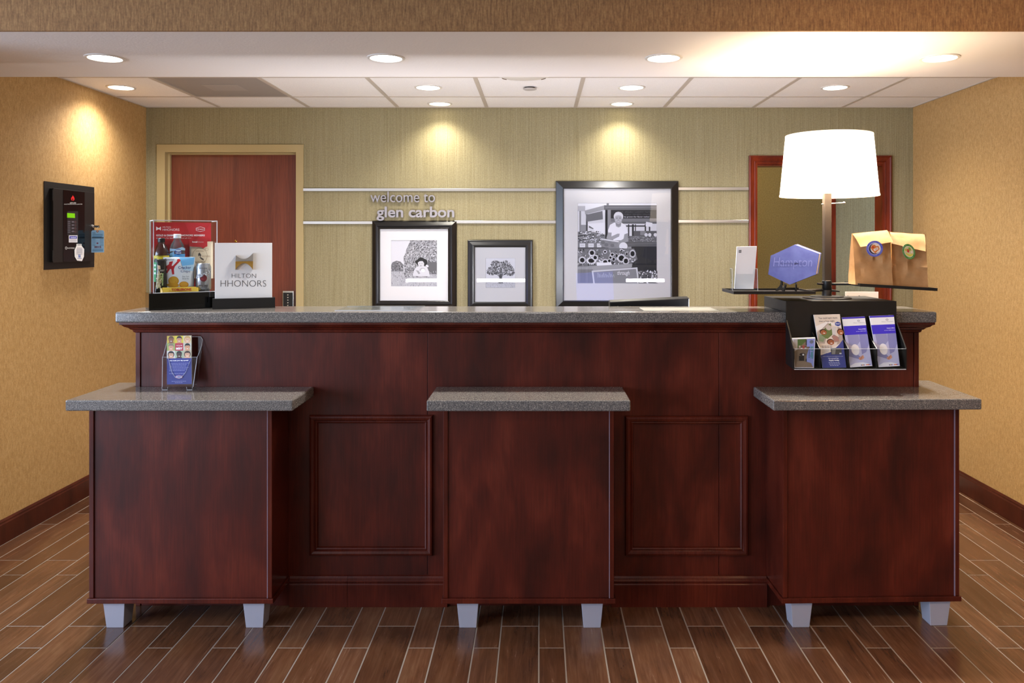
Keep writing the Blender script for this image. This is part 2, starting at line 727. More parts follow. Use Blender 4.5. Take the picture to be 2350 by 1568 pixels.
# ---- walls
struct('wall_left', vbox(XL - 0.12, XL, 3.0, YB + 0.12, 0, 2.7), TAN, label='tan textured wallcovering wall carrying the alarm panel')
struct('wall_right', vbox(XR, XR + 0.12, 3.0, YB + 0.12, 0, 2.7), TAN, label='tan textured wallcovering wall beside the lit table lamp')
DX0, DX1, DZ = -2.592, -1.640, 2.160      # rough opening of the left door
OX0, OX1, OZ = 1.490, 2.367, 2.050        # cased opening
struct('wall_back', join(vbox(XL, DX0, YB, YB + 0.12, 0, 2.7), vbox(DX1, OX0, YB, YB + 0.12, 0, 2.7),
                         vbox(OX1, XR, YB, YB + 0.12, 0, 2.7), vbox(DX0, DX1, YB, YB + 0.12, DZ, 2.7),
                         vbox(OX0, OX1, YB, YB + 0.12, OZ, 2.7)), OLIVE,
       label='olive striated wallcovering wall behind the reception counter')
# lobby shell behind the photographer
WYS = (-2.4, 0.9)
wparts = [vbox(-LX - 0.1, -LX, LY, 3.0, 0, 0.55), vbox(-LX - 0.1, -LX, LY, 3.0, 2.35, 2.7)]
wys = [LY] + [q for c in WYS for q in (c - 1.15, c + 1.15)] + [3.0]
for i in range(0, 6, 2):
    wparts.append(vbox(-LX - 0.1, -LX, wys[i], wys[i + 1], 0.55, 2.35))
struct('wall_lobby_left', join(*wparts, vbox(-LX, XL - 0.12, 3.0, 3.1, 0, 2.7)), LOBBYW,
       label='beige lobby wall with two windows outside the picture')
struct('wall_lobby_right', join(vbox(LX, LX + 0.1, LY, 3.0, 0, 2.7), vbox(XR + 0.12, LX, 3.0, 3.1, 0, 2.7)), LOBBYW,
       label='beige lobby wall opposite the windows')
struct('wall_front', vbox(-LX, LX, LY - 0.1, LY, 0, 2.7), LOBBYW, label='beige lobby wall facing the reception counter')
for i, c in enumerate(WYS):
    wd = thing('window_%d' % (i + 1), 'lobby window with white frame', None, (-LX - 0.05, c, 0.55), kind='structure')
    for y0, y1, z0, z1 in ((c - 1.15, c - 1.09, 0.55, 2.35), (c + 1.09, c + 1.15, 0.55, 2.35), (c - 1.09, c + 1.09, 0.55, 0.61), (c - 1.09, c + 1.09, 2.29, 2.35)):
        box('window_frame', (-LX - 0.08, -LX - 0.02, y0, y1, z0, z1), WHITE, wd)
    box('pane', (-LX - 0.055, -LX - 0.049, c - 1.09, c + 1.09, 0.61, 2.29), PANE, wd)

# ---- ceilings
struct('ceiling_lobby', vbox(-LX, LX, LY, YS0, ZF, ZF + 0.1), PLASTER, label='white lobby ceiling outside the picture')
struct('wall_soffit', join(vbox(XL, XR, YS0, YS0 + 0.012, ZS, 2.7)), TAN2, label='brown vertical-grain wallcovering face of the dropped soffit')
soff = mesh('ceiling_soffit', join(vbox(XL, XR, YS0 + 0.012, YS1, ZS, ZS + 0.03), vbox(XL, XR, YS1 - 0.02, YS1, ZS + 0.03, 2.7)), PLASTER)
tag(soff, 'white textured plaster underside of the dropped soffit', kind='structure')
ceil = thing('ceiling', 'white suspended tile ceiling over the reception desk', None, (0, 4.5, ZC), kind='structure')
mesh('ceiling_void', vbox(XL, XR, YS1, YB, ZC + 0.03, ZC + 0.05), PLASTER, ceil)
GX = [-2.80 + 0.61 * k for k in range(10)]
GX = [g for g in GX]
GYs = [5.138 - 0.61 * k for k in range(3)]            # 5.138 4.528 3.918
xb = [XL] + [g for g in GX if XL + 0.02 < g < XR - 0.02] + [XR]
yb = [YS1] + sorted(g for g in GYs if g > YS1 + 0.01) + [YB]
GRX0, GRX1, GRY0, GRY1 = -2.19, -1.58, 4.528, 5.138
for i in range(len(xb) - 1):
    for j in range(len(yb) - 1):
        a, b, c, d = xb[i], xb[i + 1], yb[j], yb[j + 1]
        if abs(a - GRX0) < 0.02 and abs(c - GRY0) < 0.02:
            continue
        box('ceiling_panel', (a + 0.011, b - 0.011, c + 0.008, d - 0.008, ZC + 0.004, ZC + 0.02), TILE, ceil)
for g in xb[1:-1]:
    box('grid_bar', (g - 0.012, g + 0.012, YS1, YB, ZC, ZC + 0.025), TBAR, ceil)
for g in yb[1:-1]:
    box('grid_bar', (XL, XR, g - 0.010, g + 0.010, ZC + 0.0005, ZC + 0.025), TBAR, ceil)
mesh('wall_angle', join(vbox(XL, XR, YB - 0.012, YB, ZC - 0.0005, ZC + 0.02), vbox(XL, XL + 0.012, YS1, YB, ZC - 0.0005, ZC + 0.02),
                        vbox(XR - 0.012, XR, YS1, YB, ZC - 0.0005, ZC + 0.02)), TBAR, ceil)

# ---- baseboards
def baseboard(name, x, s, label):
    pr = [(0, 0), (0.014, 0), (0.014, 0.098), (0.010, 0.104), (0.010, 0.112), (0.004, 0.121), (0, 0.121)]
    pts = [(x + s * a, 3.0, b) for a, b in pr]
    tag(mesh(name, prism(pts, (0, YB - 3.0, 0)), BASEB), label, kind='structure')


baseboard('baseboard_left', XL, 1, 'dark cherry baseboard along the left tan wall')
baseboard('baseboard_right', XR, -1, 'dark cherry baseboard along the right tan wall')

# ---- door on the left of the back wall
d1 = thing('door_1', 'reddish brown wood office door in a beige metal frame', None, (-2.117, YB, 0), kind='structure')
# frame: face trim with mitred corners, jamb with stop
fx0, fx1, fz = -2.623, -1.617, 2.186
ix0, ix1, iz = -2.566, -1.668, 2.132


def head_frame(x0, x1, z1, a0, a1, b1, y0, y1):
    """inverted-U solid between outer x0..x1,z1 and inner a0..a1,b1"""
    pts = [(x0, y0, 0), (x0, y0, z1), (x1, y0, z1), (x1, y0, 0), (a1, y0, 0), (a1, y0, b1), (a0, y0, b1), (a0, y0, 0)]
    n = 8
    V = pts + [(p[0], y1, p[2]) for p in pts]
    Fc = [(0, 1, 6, 7), (1, 2, 5, 6), (2, 3, 4, 5), (8, 15, 14, 9), (9, 14, 13, 10), (10, 13, 12, 11)]
    Fc += [(i, (i + 1) % n, n + (i + 1) % n, n + i) for i in range(n)]
    return V, Fc


mesh('door_frame', head_frame(fx0, fx1, fz, ix0, ix1, iz, YB - 0.012, YB + 0.012), FRAMEBEIGE, d1, bevel=0.002)
mesh('door_jamb', head_frame(ix0 - 0.02, ix1 + 0.02, iz + 0.02, ix0, ix1, iz, YB + 0.012, YB + 0.115), FRAMEBEIGE, d1)
mesh('door_stop', head_frame(ix0, ix1, iz, ix0 + 0.016, ix1 - 0.004, iz - 0.012, YB + 0.030, YB + 0.055), FRAMEBEIGE, d1, bevel=0.0015)
leaf = mesh('door_leaf', vbox(ix0 + 0.004, ix1 - 0.004, YB + 0.056, YB + 0.10, 0.01, iz - 0.004), DOORW, d1)
ph = P(541, 554, YB + 0.056)
mesh('peephole', lathe([(0.0085, 0), (0.0085, -0.004), (0.005, -0.006), (0.0045, -0.003), (0, -0.003)], 16, ph, 'Y'), BRASS, leaf, smooth=True)
# keypad lock near the right stile
k0, k1 = P(651, 667, YB + 0.05), P(677, 720, YB + 0.05)
kp = box('keypad_lock', (k0.x, k1.x, YB + 0.02, YB + 0.056, k1.z, k0.z), CHROME, leaf, bevel=0.004)
box('keypad_plate', (k0.x + 0.006, k1.x - 0.006, YB + 0.017, YB + 0.021, k1.z + 0.01, k0.z - 0.012), BLACK, leaf, bevel=0.002)
for i in range(5):
    zz = k0.z - 0.028 - i * 0.018
    mesh('keypad_button', lathe([(0.0045, 0), (0.0045, -0.004), (0.003, -0.005), (0, -0.005)], 10, (k0.x + 0.040, YB + 0.018, zz), 'Y'), CHROME, leaf)
mesh('lever_handle', tube([(k1.x - 0.025, YB + 0.03, k1.z + 0.03), (k1.x - 0.025, YB - 0.01, k1.z + 0.03), (k1.x - 0.12, YB - 0.012, k1.z + 0.028)], 0.008), CHROME, leaf, smooth=True)

# ---- cased opening on the right of the back wall
d2 = thing('door_2', 'cherry-cased doorway opening onto an olive passage', None, (1.93, YB, 0), kind='structure')
cx0, cx1, cz = 1.440, 2.416, 2.108


def casing_U(prof, y):
    """profiled casing: prof (inset, proud) swept around jamb, head, jamb with mitres"""
    V, Fc = [], []
    for ins, pr in prof:
        V += [(cx0 + ins, y - pr, 0), (cx0 + ins, y - pr, cz - ins), (cx1 - ins, y - pr, cz - ins), (cx1 - ins, y - pr, 0)]
    n = len(prof)
    for k in range(n):
        for i in range(3):
            a, b = k * 4 + i, k * 4 + i + 1
            q = ((k + 1) % n) * 4
            Fc.append((a, b, q + i + 1, q + i))
    return V, Fc


mesh('casing', casing_U([(0, 0), (0, 0.022), (0.008, 0.026), (0.014, 0.020), (0.036, 0.014), (0.041, 0.018), (0.046, 0.012), (0.058, 0.010), (0.058, 0)], YB),
     CASING, d2)
mesh('door_jamb', head_frame(OX0, OX1, OZ, 1.500, 2.357, 2.040, YB, YB + 0.12), CASING, d2)

# ---- passage behind the opening
struct('wall_passage', join(vbox(1.0, 3.3, 7.0, 7.1, 0, 2.7), vbox(0.9, 1.0, YB + 0.12, 7.1, 0, 2.7)), HALLW,
       label='golden olive passage wall seen through the cased doorway')
struct('ceiling_passage', vbox(0.9, 3.3, YB + 0.12, 7.1, 2.40, 2.45), PLASTER, label='passage ceiling beyond the doorway')
cxp = P(1916.5, 500, 6.35).x
struct('wall_passage_return', vbox(cxp, 3.3, 6.35, 6.45, 0, 2.7), OLIVE, label='greyer passage wall segment seen through the doorway')
cxq = P(1904.5, 500, 6.35).x
struct('trim_1', vbox(cxq, cxp, 6.335, 6.47, 0, 2.4), CASING, label='brown vertical corner trim in the passage')
lamp('passage_fill', 'POINT', (1.55, 6.15, 2.25), 7, (1.0, 0.86, 0.6), shadow_soft_size=0.08)  # unseen lamp added to light the passage wall golden


# ================================================================== CEILING FIXTURES
def downlight(x, y, z, label, group, lens, energy, color, r=0.083, spot=100, blend=0.6, tilt=0.0):
    t = thing('recessed_downlight', label, 'downlight', (x, y, z), group=group)
    mesh('trim_ring', lathe([(r, 0.001), (r, -0.003), (r - 0.006, -0.006), (r - 0.013, -0.005), (r - 0.015, -0.001)], 36, cap=False), TRIMW, t, local=True, smooth=True)
    mesh('lens', lathe([(r - 0.0145, -0.002), (0.03, -0.003), (0, -0.003)], 36, cap=False), lens, t, local=True)
    l = lamp('downlight_beam', 'SPOT', (x, y, z - 0.012), energy, color, (tilt, 0, 0), spot_size=radians(spot), spot_blend=blend, shadow_soft_size=0.06)
    l.parent = t
    l.location = (0, 0, -0.012)
    return t


FX = [-1.906, -0.672, 0.547, 1.760]
WARM = (1.0, 0.92, 0.80)
NEUT = (1.0, 0.95, 0.88)
for x, w_ in zip(FX, ('snack display case', 'clear acrylic sheet', 'computer monitor', 'two paper bags')):
    downlight(x, 3.54, ZS, 'white recessed downlight in the plaster soffit over the ' + w_, 'soffit downlights', LENS, 85, NEUT, spot=130, blend=0.9)
for x, w_ in ((-2.506, 'close to the alarm panel wall'), (-0.665, 'out from the welcome lettering'), (0.555, 'out from the largest framed photograph'), (1.775, 'out from the cased doorway')):
    downlight(x, 4.833, ZC + 0.004, 'bright recessed downlight in a white ceiling tile ' + w_, 'tile ceiling downlights', LENS, 52, (1.0, 0.96, 0.91), spot=150, blend=1.0)
for x, w_ in ((-0.665, 'above the welcome lettering'), (0.555, 'above the largest framed photograph')):
    downlight(x, 5.405, ZC + 0.004, 'small recessed wall-washer on the olive wall ' + w_, 'wall-washer downlights', LENSW, 25, (1.0, 0.95, 0.80), spot=128, blend=0.85)

# unseen lobby downlights, added to light the counter front
for x in (-2.6, 0.0, 2.6):
    downlight(x, 0.6, ZF, 'added unseen downlight in the lobby ceiling', 'added lobby downlights', LENS, 40, NEUT, spot=150, blend=0.9)

vent = thing('ceiling_vent', 'grey perforated return-air grille filling one ceiling tile bay', 'vent', ((GRX0 + GRX1) / 2, 4.833, ZC + 0.003))
mesh('grille_plate', vbox(GRX0 + 0.013, GRX1 - 0.013, GRY0 + 0.011, GRY1 - 0.011, ZC + 0.004, ZC + 0.012), GRILLE, vent)
box('centre_plate', (GRX0 + 0.20, GRX1 - 0.20, GRY0 + 0.22, GRY1 - 0.20, ZC + 0.0025, ZC + 0.0042), mat('grille_light', 'a59d96', 0.6), vent)
mesh('grille_frame', join(vbox(GRX0 + 0.012, GRX0 + 0.03, GRY0 + 0.011, GRY1 - 0.011, ZC + 0.002, ZC + 0.006), vbox(GRX1 - 0.03, GRX1 - 0.012, GRY0 + 0.011, GRY1 - 0.011, ZC + 0.002, ZC + 0.006),
                          vbox(GRX0 + 0.03, GRX1 - 0.03, GRY0 + 0.011, GRY0 + 0.03, ZC + 0.002, ZC + 0.006), vbox(GRX0 + 0.03, GRX1 - 0.03, GRY1 - 0.03, GRY1 - 0.011, ZC + 0.002, ZC + 0.006)), GRILLE, vent)

sp = thing('sprinkler_cover', 'small round concealed sprinkler cover plate between downlights', 'sprinkler', (-0.055, 4.833, ZC))
mesh('cover_plate', lathe([(0.041, -0.006), (0.041, -0.009), (0.036, -0.011), (0, -0.011)], 28), mat('cover_plate', 'b9b3ae', 0.5), sp, local=True, smooth=True)
mesh('neck', lathe([(0.030, 0.006), (0.030, -0.006)], 20), mat('cover_neck', '544e4a', 0.6), sp, local=True)

cf = thing('smoke_detector', 'wide round white ceiling detector half hidden behind the soffit edge', 'detector', (-0.085, 4.44, ZC + 0.004))
mesh('detector_body', lathe([(0.155, 0), (0.155, -0.006), (0.14, -0.012), (0.09, -0.022), (0.03, -0.026), (0, -0.026)], 36), TRIMW, cf, local=True, smooth=True)
for a in (35, 145):
    q = radians(a)
    mesh('vent_slot', tube([(0.135 * cos(q - 0.14), 0.135 * sin(q - 0.14), -0.0135), (0.135 * cos(q), 0.135 * sin(q), -0.0135), (0.135 * cos(q + 0.14), 0.135 * sin(q + 0.14), -0.0135)], 0.003, 6), mat('slot_brown', '5a4326', 0.6), cf, local=True)

# ================================================================== RECEPTION COUNTER
YC, CX0, CX1 = 3.36, -1.680, 1.582
ZT = 1.229
ctr = thing('reception_counter', 'long dark cherry laminate reception counter front with panel mouldings', 'counter', ((CX0 + CX1) / 2, YC, 0))
box('counter_body', (CX0 + 0.02, CX1 - 0.02, YC + 0.012, 3.58, 0.0, 1.184), CHERRY, ctr)
seams = [CX0 + 0.021, P(981, 0, YC).x, P(1650, 0, YC).x, CX1 - 0.021]
for i in range(3):
    box('front_panel', (seams[i] + 0.0009, seams[i + 1] - 0.0009, YC, YC + 0.0115, 0.0, 1.150), CHERRY, ctr, bevel=0.0008)
box('corner_post', (CX0, CX0 + 0.020, YC - 0.004, 3.58, 0, 1.150), CHERRY_EDGE, ctr, bevel=0.002)
box('corner_post', (CX1 - 0.020, CX1, YC - 0.004, 3.58, 0, 1.150), CHERRY_EDGE, ctr, bevel=0.002)
# crown moulding under the worktop, returned on both ends
cp = [(0.0, 1.138), (0.006, 1.142), (0.008, 1.150), (0.014, 1.153), (0.020, 1.160), (0.032, 1.166), (0.038, 1.173), (0.045, 1.176), (0.045, 1.184)]
V, Fc = [], []
for o, z in cp:
    V += [(CX0 - o, 3.58, z), (CX0 - o, YC - o - 0.004, z), (CX1 + o, YC - o - 0.004, z), (CX1 + o, 3.58, z)]
for k in range(len(cp) - 1):
    for i in range(3):
        a = k * 4 + i
        Fc.append((a, a + 1, a + 5, a + 4))
n = (len(cp) - 1) * 4
Fc += [(n, n + 1, n + 2, n + 3), (3, 2, 1, 0)]
mesh('crown_moulding', (V, Fc), CHERRY_EDGE, ctr)
# base board with beads
bp = [(0, 0), (0.016, 0), (0.016, 0.092), (0.0135, 0.096), (0.0135, 0.1), (0.0165, 0.104), (0.0165, 0.108), (0.011, 0.114), (0.011, 0.117), (0.006, 0.125), (0, 0.128)]
for a, b in ((-1.036, P(799, 0, YC).x - 0.0006), (P(799, 0, YC).x + 0.0006, -0.381), (0.300, 0.946)):
    mesh('base_moulding', prism([(a, YC - o, z) for o, z in bp], (b - a, 0, 0)), CHERRY_EDGE, ctr)
# applied panel mouldings
pm = [(0, 0), (0, 0.008), (0.004, 0.016), (0.011, 0.018), (0.020, 0.015), (0.024, 0.010), (0.028, 0.012), (0.033, 0.009), (0.036, 0.0)]
for x0, x1, y0, y1 in ((711, 994, 952, 1274), (1434, 1716, 954, 1274)):
    a, b = P(x0, y1, YC), P(x1, y0, YC)
    mesh('panel_moulding', frame_profile(a.x, b.x, a.z, b.z, YC, pm), CHERRY_EDGE, ctr)

top = thing('counter_worktop', 'long speckled grey stone-look top of the reception counter', 'countertop', (-0.05, 3.44, ZT - 0.045))
box('counter_slab', (-1.739, 1.632, 3.305, 3.60, ZT - 0.045, ZT), STONE, top, bevel=0.007, segs=3)


# ---- three pedestals with ledges
def pedestal(label, lid, fl, w, rot, feet, ext, wrap):
    """fl: front-left floor corner, ext: side panel reach, wrap: (left,right) depth of the parts outside the counter ends"""
    t = thing('pedestal_cabinet', label, 'cabinet', (fl[0], fl[1], 0), rot, 'cherry pedestals of the reception counter')
    zb, zt = 0.104, 0.871
    dL, dR = wrap
    bL, bR = min(dL, 0.2085), min(dR, 0.2085 - 0.7 * sin(rot) if rot else 0.2085)
    outl = [(0.018, 0.006), (w - 0.018, 0.006)]
    outl += [(w - 0.018, dR), (w - 0.068, dR), (w - 0.068, bR)] if dR > 0.25 else [(w - 0.018, bR)]
    outl += [(0.072, bL), (0.072, dL), (0.018, dL)] if dL > 0.25 else [(0.018, bL)]
    mesh('face_panel', prism([(x, y, zb + 0.02) for x, y in outl], (0, 0, zt - zb - 0.02)), CHERRY, t, local=True)
    mesh('side_panel', prism([(0, 0, zb + 0.02), (0.018, 0, zb + 0.02), (0.018, dL if dL > 0.25 else bL, zb + 0.02), (0, dL if dL > 0.25 else bL, zb + 0.02)], (0, 0, zt - zb - 0.02)), CHERRY_EDGE, t, local=True, bevel=0.0015)
    mesh('side_panel', prism([(w - 0.018, 0, zb + 0.02), (w, 0, zb + 0.02), (w, dR if dR > 0.25 else bR, zb + 0.02), (w - 0.018, dR if dR > 0.25 else bR, zb + 0.02)], (0, 0, zt - zb - 0.02)), CHERRY_EDGE, t, local=True, bevel=0.0015)
    lite = mat('edge_banding', '84707c', 0.22)
    box('edge_strip', (w - 0.0195, w - 0.0165, -0.001, 0.004, zb + 0.02, zt), lite, t, local=True)
    box('bottom_board', (-0.006, w + 0.006, -0.006, min(bL, bR), zb, zb + 0.0195), CHERRY_EDGE, t, local=True, bevel=0.002)
    for x0 in feet:
        V, Fc = [], []
        for (ins, z) in ((0.0, zb), (0.009, 0.0)):
            V += [(x0 + ins, 0.008 + ins, z), (x0 + 0.085 - ins, 0.008 + ins, z), (x0 + 0.085 - ins, 0.093 - ins, z), (x0 + ins, 0.093 - ins, z)]
        Fc = [(0, 1, 2, 3), (7, 6, 5, 4)] + [(i, (i + 1) % 4, 4 + (i + 1) % 4, 4 + i) for i in range(4)]
        mesh('foot', (V, Fc), SILVER, t, local=True, bevel=0.0015)
    return t


def ledge(label, outline, z0=0.871, z1=0.913):
    t = thing('counter_ledge', label, 'countertop', (sum(p[0] for p in outline) / len(outline), 3.2, z0), group='lower stone-look ledges')
    mesh('ledge_slab', prism([(x, y, z0) for x, y in outline], (0, 0, z1 - z0)), STONE, t, bevel=0.006, segs=3)


pedestal('cherry pedestal under the ledge that carries the brochure holder', None, (-1.758, 3.149), 0.715, 0, (0.050, 0.598), 0, (0.2085, 0.2085))
pedestal('narrower cherry pedestal between the two framed counter panels', None, (-0.374, 3.149), 0.667, 0, (0.052, 0.54), 0, (0.2105, 0.2105))
pedestal('cherry pedestal below the black brochure rack', None, (0.953, 3.150), 0.700, radians(1.6), (0.035, 0.585), 0, (0.2085, 0.2085))
ledge('grey speckled ledge with the clear brochure holder standing on it',
      [(-1.8055, 3.07), (-0.9376, 3.07), (-0.9376, 3.3595), (-1.683, 3.3595), (-1.683, 3.46), (-1.8055, 3.46)])
ledge('short grey speckled ledge on the middle pedestal', [(-0.428, 3.065), (0.3485, 3.065), (0.3485, 3.3595), (-0.428, 3.3595)])
ledge('grey speckled ledge below the black brochure rack',
      [(0.893, 3.075), (1.701, 3.095), (1.701, 3.515), (1.585, 3.515), (1.585, 3.3595), (0.893, 3.3595)])

# ---- staff side: task lights under the worktop edge, desk, monitor
for i, (a, b) in enumerate(((-1.22, -0.93), (-0.57, -0.13), (0.80, 1.15))):
    t = thing('task_light', 'slim fluorescent task light under the staff edge of the counter top', 'lamp', ((a + b) / 2, 3.59, 1.184), group='under-counter task lights')
    box('housing', (a - 0.01, b + 0.01, 3.581, 3.596, 1.145, 1.184), WHITE, t)
    box('tube', (a, b, 3.5962, 3.599, 1.150, 1.178), TASK, t)
    lamp('task_light_glow', 'AREA', ((a + b) / 2, 3.605, 1.164), 8, (0.95, 0.95, 1.0), (radians(105), 0, 0), shape='RECTANGLE', size=b - a, size_y=0.03)

mon = thing('computer_monitor', 'black computer monitor whose top peeks over the counter edge', 'monitor', (0.515, 3.75, 0.78), radians(4))
Mt = Matrix.Translation((0, 0, 0.10)) @ Matrix.Rotation(radians(10), 4, 'X') @ Matrix.Rotation(radians(-2.6), 4, 'Y')
mesh('casing', xf(vbox(-0.185, 0.180, -0.03, 0.012, 0.05, 0.384), Mt), mat('monitor_black', '17171a', 0.3), mon, local=True, bevel=0.004)
mesh('screen', xf(vbox(-0.170, 0.165, 0.0122, 0.0135, 0.07, 0.365), Mt), SCREEN, mon, local=True)
mesh('stand', join(vbox(-0.03, 0.03, -0.07, -0.045, 0.0, 0.30), vbox(-0.11, 0.11, -0.11, 0.11, -0.02, 0.0)), BLACKM, mon, local=True)
pr = Print(lambda x, y, l: Mt @ Vector((x, -0.0305 - l, y)))
pr.text('lenovo', -0.150, 0.352, -0.088, 0.364, 'd8d8d8', 0.01)
pr.build('logo', mon, local=True)
desk = thing('staff_desk', 'lower desk surface behind the raised counter', 'desk', (0, 3.9, 0))
box('desk_top', (CX0 + 0.03, CX1 - 0.03, 3.582, 4.15, 0.72, 0.76), STONE, desk)
for xa in (CX0 + 0.03, CX1 - 0.06):
    box('desk_panel', (xa, xa + 0.03, 3.60, 4.12, 0, 0.72), CHERRY, desk)

# ---- flat mats on the worktop
for lab, (xa, xb_, ya, yb_) in (('clear acrylic sheet lying on the counter top beside the white emblem sign', (768, 958, 713.5, 703.8)),
                                ('white printed sheet under clear cover on the counter top by the monitor', (1478, 1650, 713.6, 706.0))):
    h = CH - ZT
    D0, D1 = h * F / (ya - VY), min(3.585, h * F / (yb_ - VY))
    x0, x1 = (xa - VX) * D0 / F, (xb_ - VX) * D0 / F
    clear = 'acrylic' in lab
    t = thing('counter_mat', lab, 'sheet', ((x0 + x1) / 2, (D0 + D1) / 2, ZT))
    if clear:
        box('acrylic_sheet', (x0, x1, D0, D1, ZT, ZT + 0.003), ACRYL, t)
        for ya_ in (D0 - 0.0008, D1):
            box('sheet_edge', (x0, x1, ya_, ya_ + 0.0008, ZT, ZT + 0.003), ACRYLE, t)
        box('upper_sheet', (x0 + 0.06, x1 - 0.03, D0 + 0.05, D1 - 0.02, ZT + 0.0032, ZT + 0.0052), ACRYL, t)
    else:
        box('paper_sheet', (x0, x1, D0, D1, ZT, ZT + 0.0006), mat('sheet_paper', 'a59d92', 0.4), t)
        box('clear_cover', (x0 - 0.002, x1 + 0.002, D0 - 0.002, D1 + 0.002, ZT + 0.0007, ZT + 0.002), ACRYL, t)

# ================================================================== BACK WALL DECOR
def rail(label, spans, y0, y1):
    a = P(spans[0][0], y1, YB)
    t = thing('wall_rail', label, 'rail', (a.x, YB, a.z))
    for x0, x1, dy in spans:
        q, r = P(x0, y1 + dy, YB), P(x1, y0 + dy, YB)
        box('rail_bar', (q.x, r.x, YB - 0.016, YB, q.z, r.z), ALU, t, bevel=0.0012)


rail('upper brushed aluminium strip running along the olive wall', [(697, 1281, 0), (1555, 1717, -2.2)], 432.5, 439)
rail('lower brushed aluminium strip interrupted by the framed photographs', [(697, 858, 0), (1043, 1281, -1.5), (1555, 1717, -3)], 508, 514.5)

# raised lettering
wl = thing('wall_lettering', 'raised silver letters reading welcome to glen carbon', 'lettering', P(948, 499, YB))


def letters(s, x0, x1, ybase, xh_top, bold):
    """each character its own raised letter; x-height box from xh_top to ybase in pixels"""
    cu = bpy.data.curves.new('text', 'FONT')
    cu.offset = bold
    cu.extrude = 0.0
    cu.resolution_u = 4
    def geo(txt):
        cu.body = txt
        ob = bpy.data.objects.new('t', cu)
        me = ob.to_mesh()
        vv = [(p.co.x, p.co.y) for p in me.vertices]
        ff = [tuple(p.vertices) for p in me.polygons]
        ob.to_mesh_clear()
        bpy.data.objects.remove(ob)
        return vv, ff
    allv, _ = geo(s)
    X0, X1 = min(v[0] for v in allv), max(v[0] for v in allv)
    xv, _ = geo('x')
    xh = max(v[1] for v in xv)
    A, B = P(x0, ybase, YB), P(x1, xh_top, YB)
    sx = (B.x - A.x) / (X1 - X0)
    sz = (B.z - A.z) / xh
    for i, ch in enumerate(s):
        if ch == ' ':
            continue
        vv, ff = geo(ch)
        pre, _ = geo(s[:i + 1])
        right = max(v[0] for v in pre)
        cr = max(v[0] for v in vv)
        off = right - cr
        pts = [(A.x + (v[0] + off - X0) * sx, A.z + v[1] * sz) for v in vv]
        bm = bmesh.new()
        bv = [bm.verts.new((p[0], YB - 0.030, p[1])) for p in pts]
        for q in ff:
            try:
                bm.faces.new([bv[k] for k in q])
            except ValueError:
                pass
        bmesh.ops.remove_doubles(bm, verts=bm.verts, dist=1e-5)
        r = bmesh.ops.extrude_face_region(bm, geom=list(bm.faces))
        for g in r['geom']:
            if isinstance(g, bmesh.types.BMVert):
                g.co.y = YB - 0.008
        bmesh.ops.recalc_face_normals(bm, faces=bm.faces)
        V = [tuple(v.co) for v in bm.verts]
        bm.verts.index_update()
        Fc = [tuple(v.index for v in f.verts) for f in bm.faces]
        bm.free()
        mesh('letter', (V, Fc), LETTER, wl)
    bpy.data.curves.remove(cu)


letters('welcome to', 852, 999.5, 464.5, 448.5, 0.0)
letters('glen carbon', 866, 1043.5, 498.5, 482.5, 0.022)

YP = YB - 0.036       # glass plane of the pictures


def picture(label, outer, matb, prof, drawer, window, matcol=MATW):
    x0, y0, x1, y1 = outer
    a, b = P(x0, y1, YP), P(x1, y0, YP)
    t = thing('framed_picture', label, 'picture', ((a.x + b.x) / 2, YB, a.z))
    ins, proud = prof[-1]
    mesh('frame', frame_profile(a.x, b.x, a.z, b.z, YB, [(0, 0)] + prof + [(ins, 0.005)]), FRAMEB, t)
    # mat board with a cut window
    w0, w1 = P(window[0], window[3], YP + 0.012), P(window[2], window[1], YP + 0.012)
    o = ins - 0.004
    yy = YP + 0.012
    V = [(a.x + o, yy, a.z + o), (b.x - o, yy, a.z + o), (b.x - o, yy, b.z - o), (a.x + o, yy, b.z - o),
         (w0.x, yy, w0.z), (w1.x, yy, w0.z), (w1.x, yy, w1.z), (w0.x, yy, w1.z)]
    V += [(v[0] + s[0], yy + 0.002, v[2] + s[1]) for v, s in zip(V[4:8], ((0.0015, 0.0015), (-0.0015, 0.0015), (-0.0015, -0.0015), (0.0015, -0.0015)))]
    Fc = [(i, (i + 1) % 4, 4 + (i + 1) % 4, 4 + i) for i in range(4)] + [(4 + i, 4 + (i + 1) % 4, 8 + (i + 1) % 4, 8 + i) for i in range(4)]
    mesh('mat_board', (V, Fc), matcol, t)
    drawer(t, yy + 0.0045)
    mesh('glass', ([(a.x + o, YP, a.z + o), (b.x - o, YP, a.z + o), (b.x - o, YP, b.z - o), (a.x + o, YP, b.z - o)], [(0, 1, 2, 3)]), GLASS, t)
    return t


G = lambda v: '%02x%02x%02x' % (int(v), int(v), int(min(255, v * 1.03 + 2)))
rnd = random.Random(5)


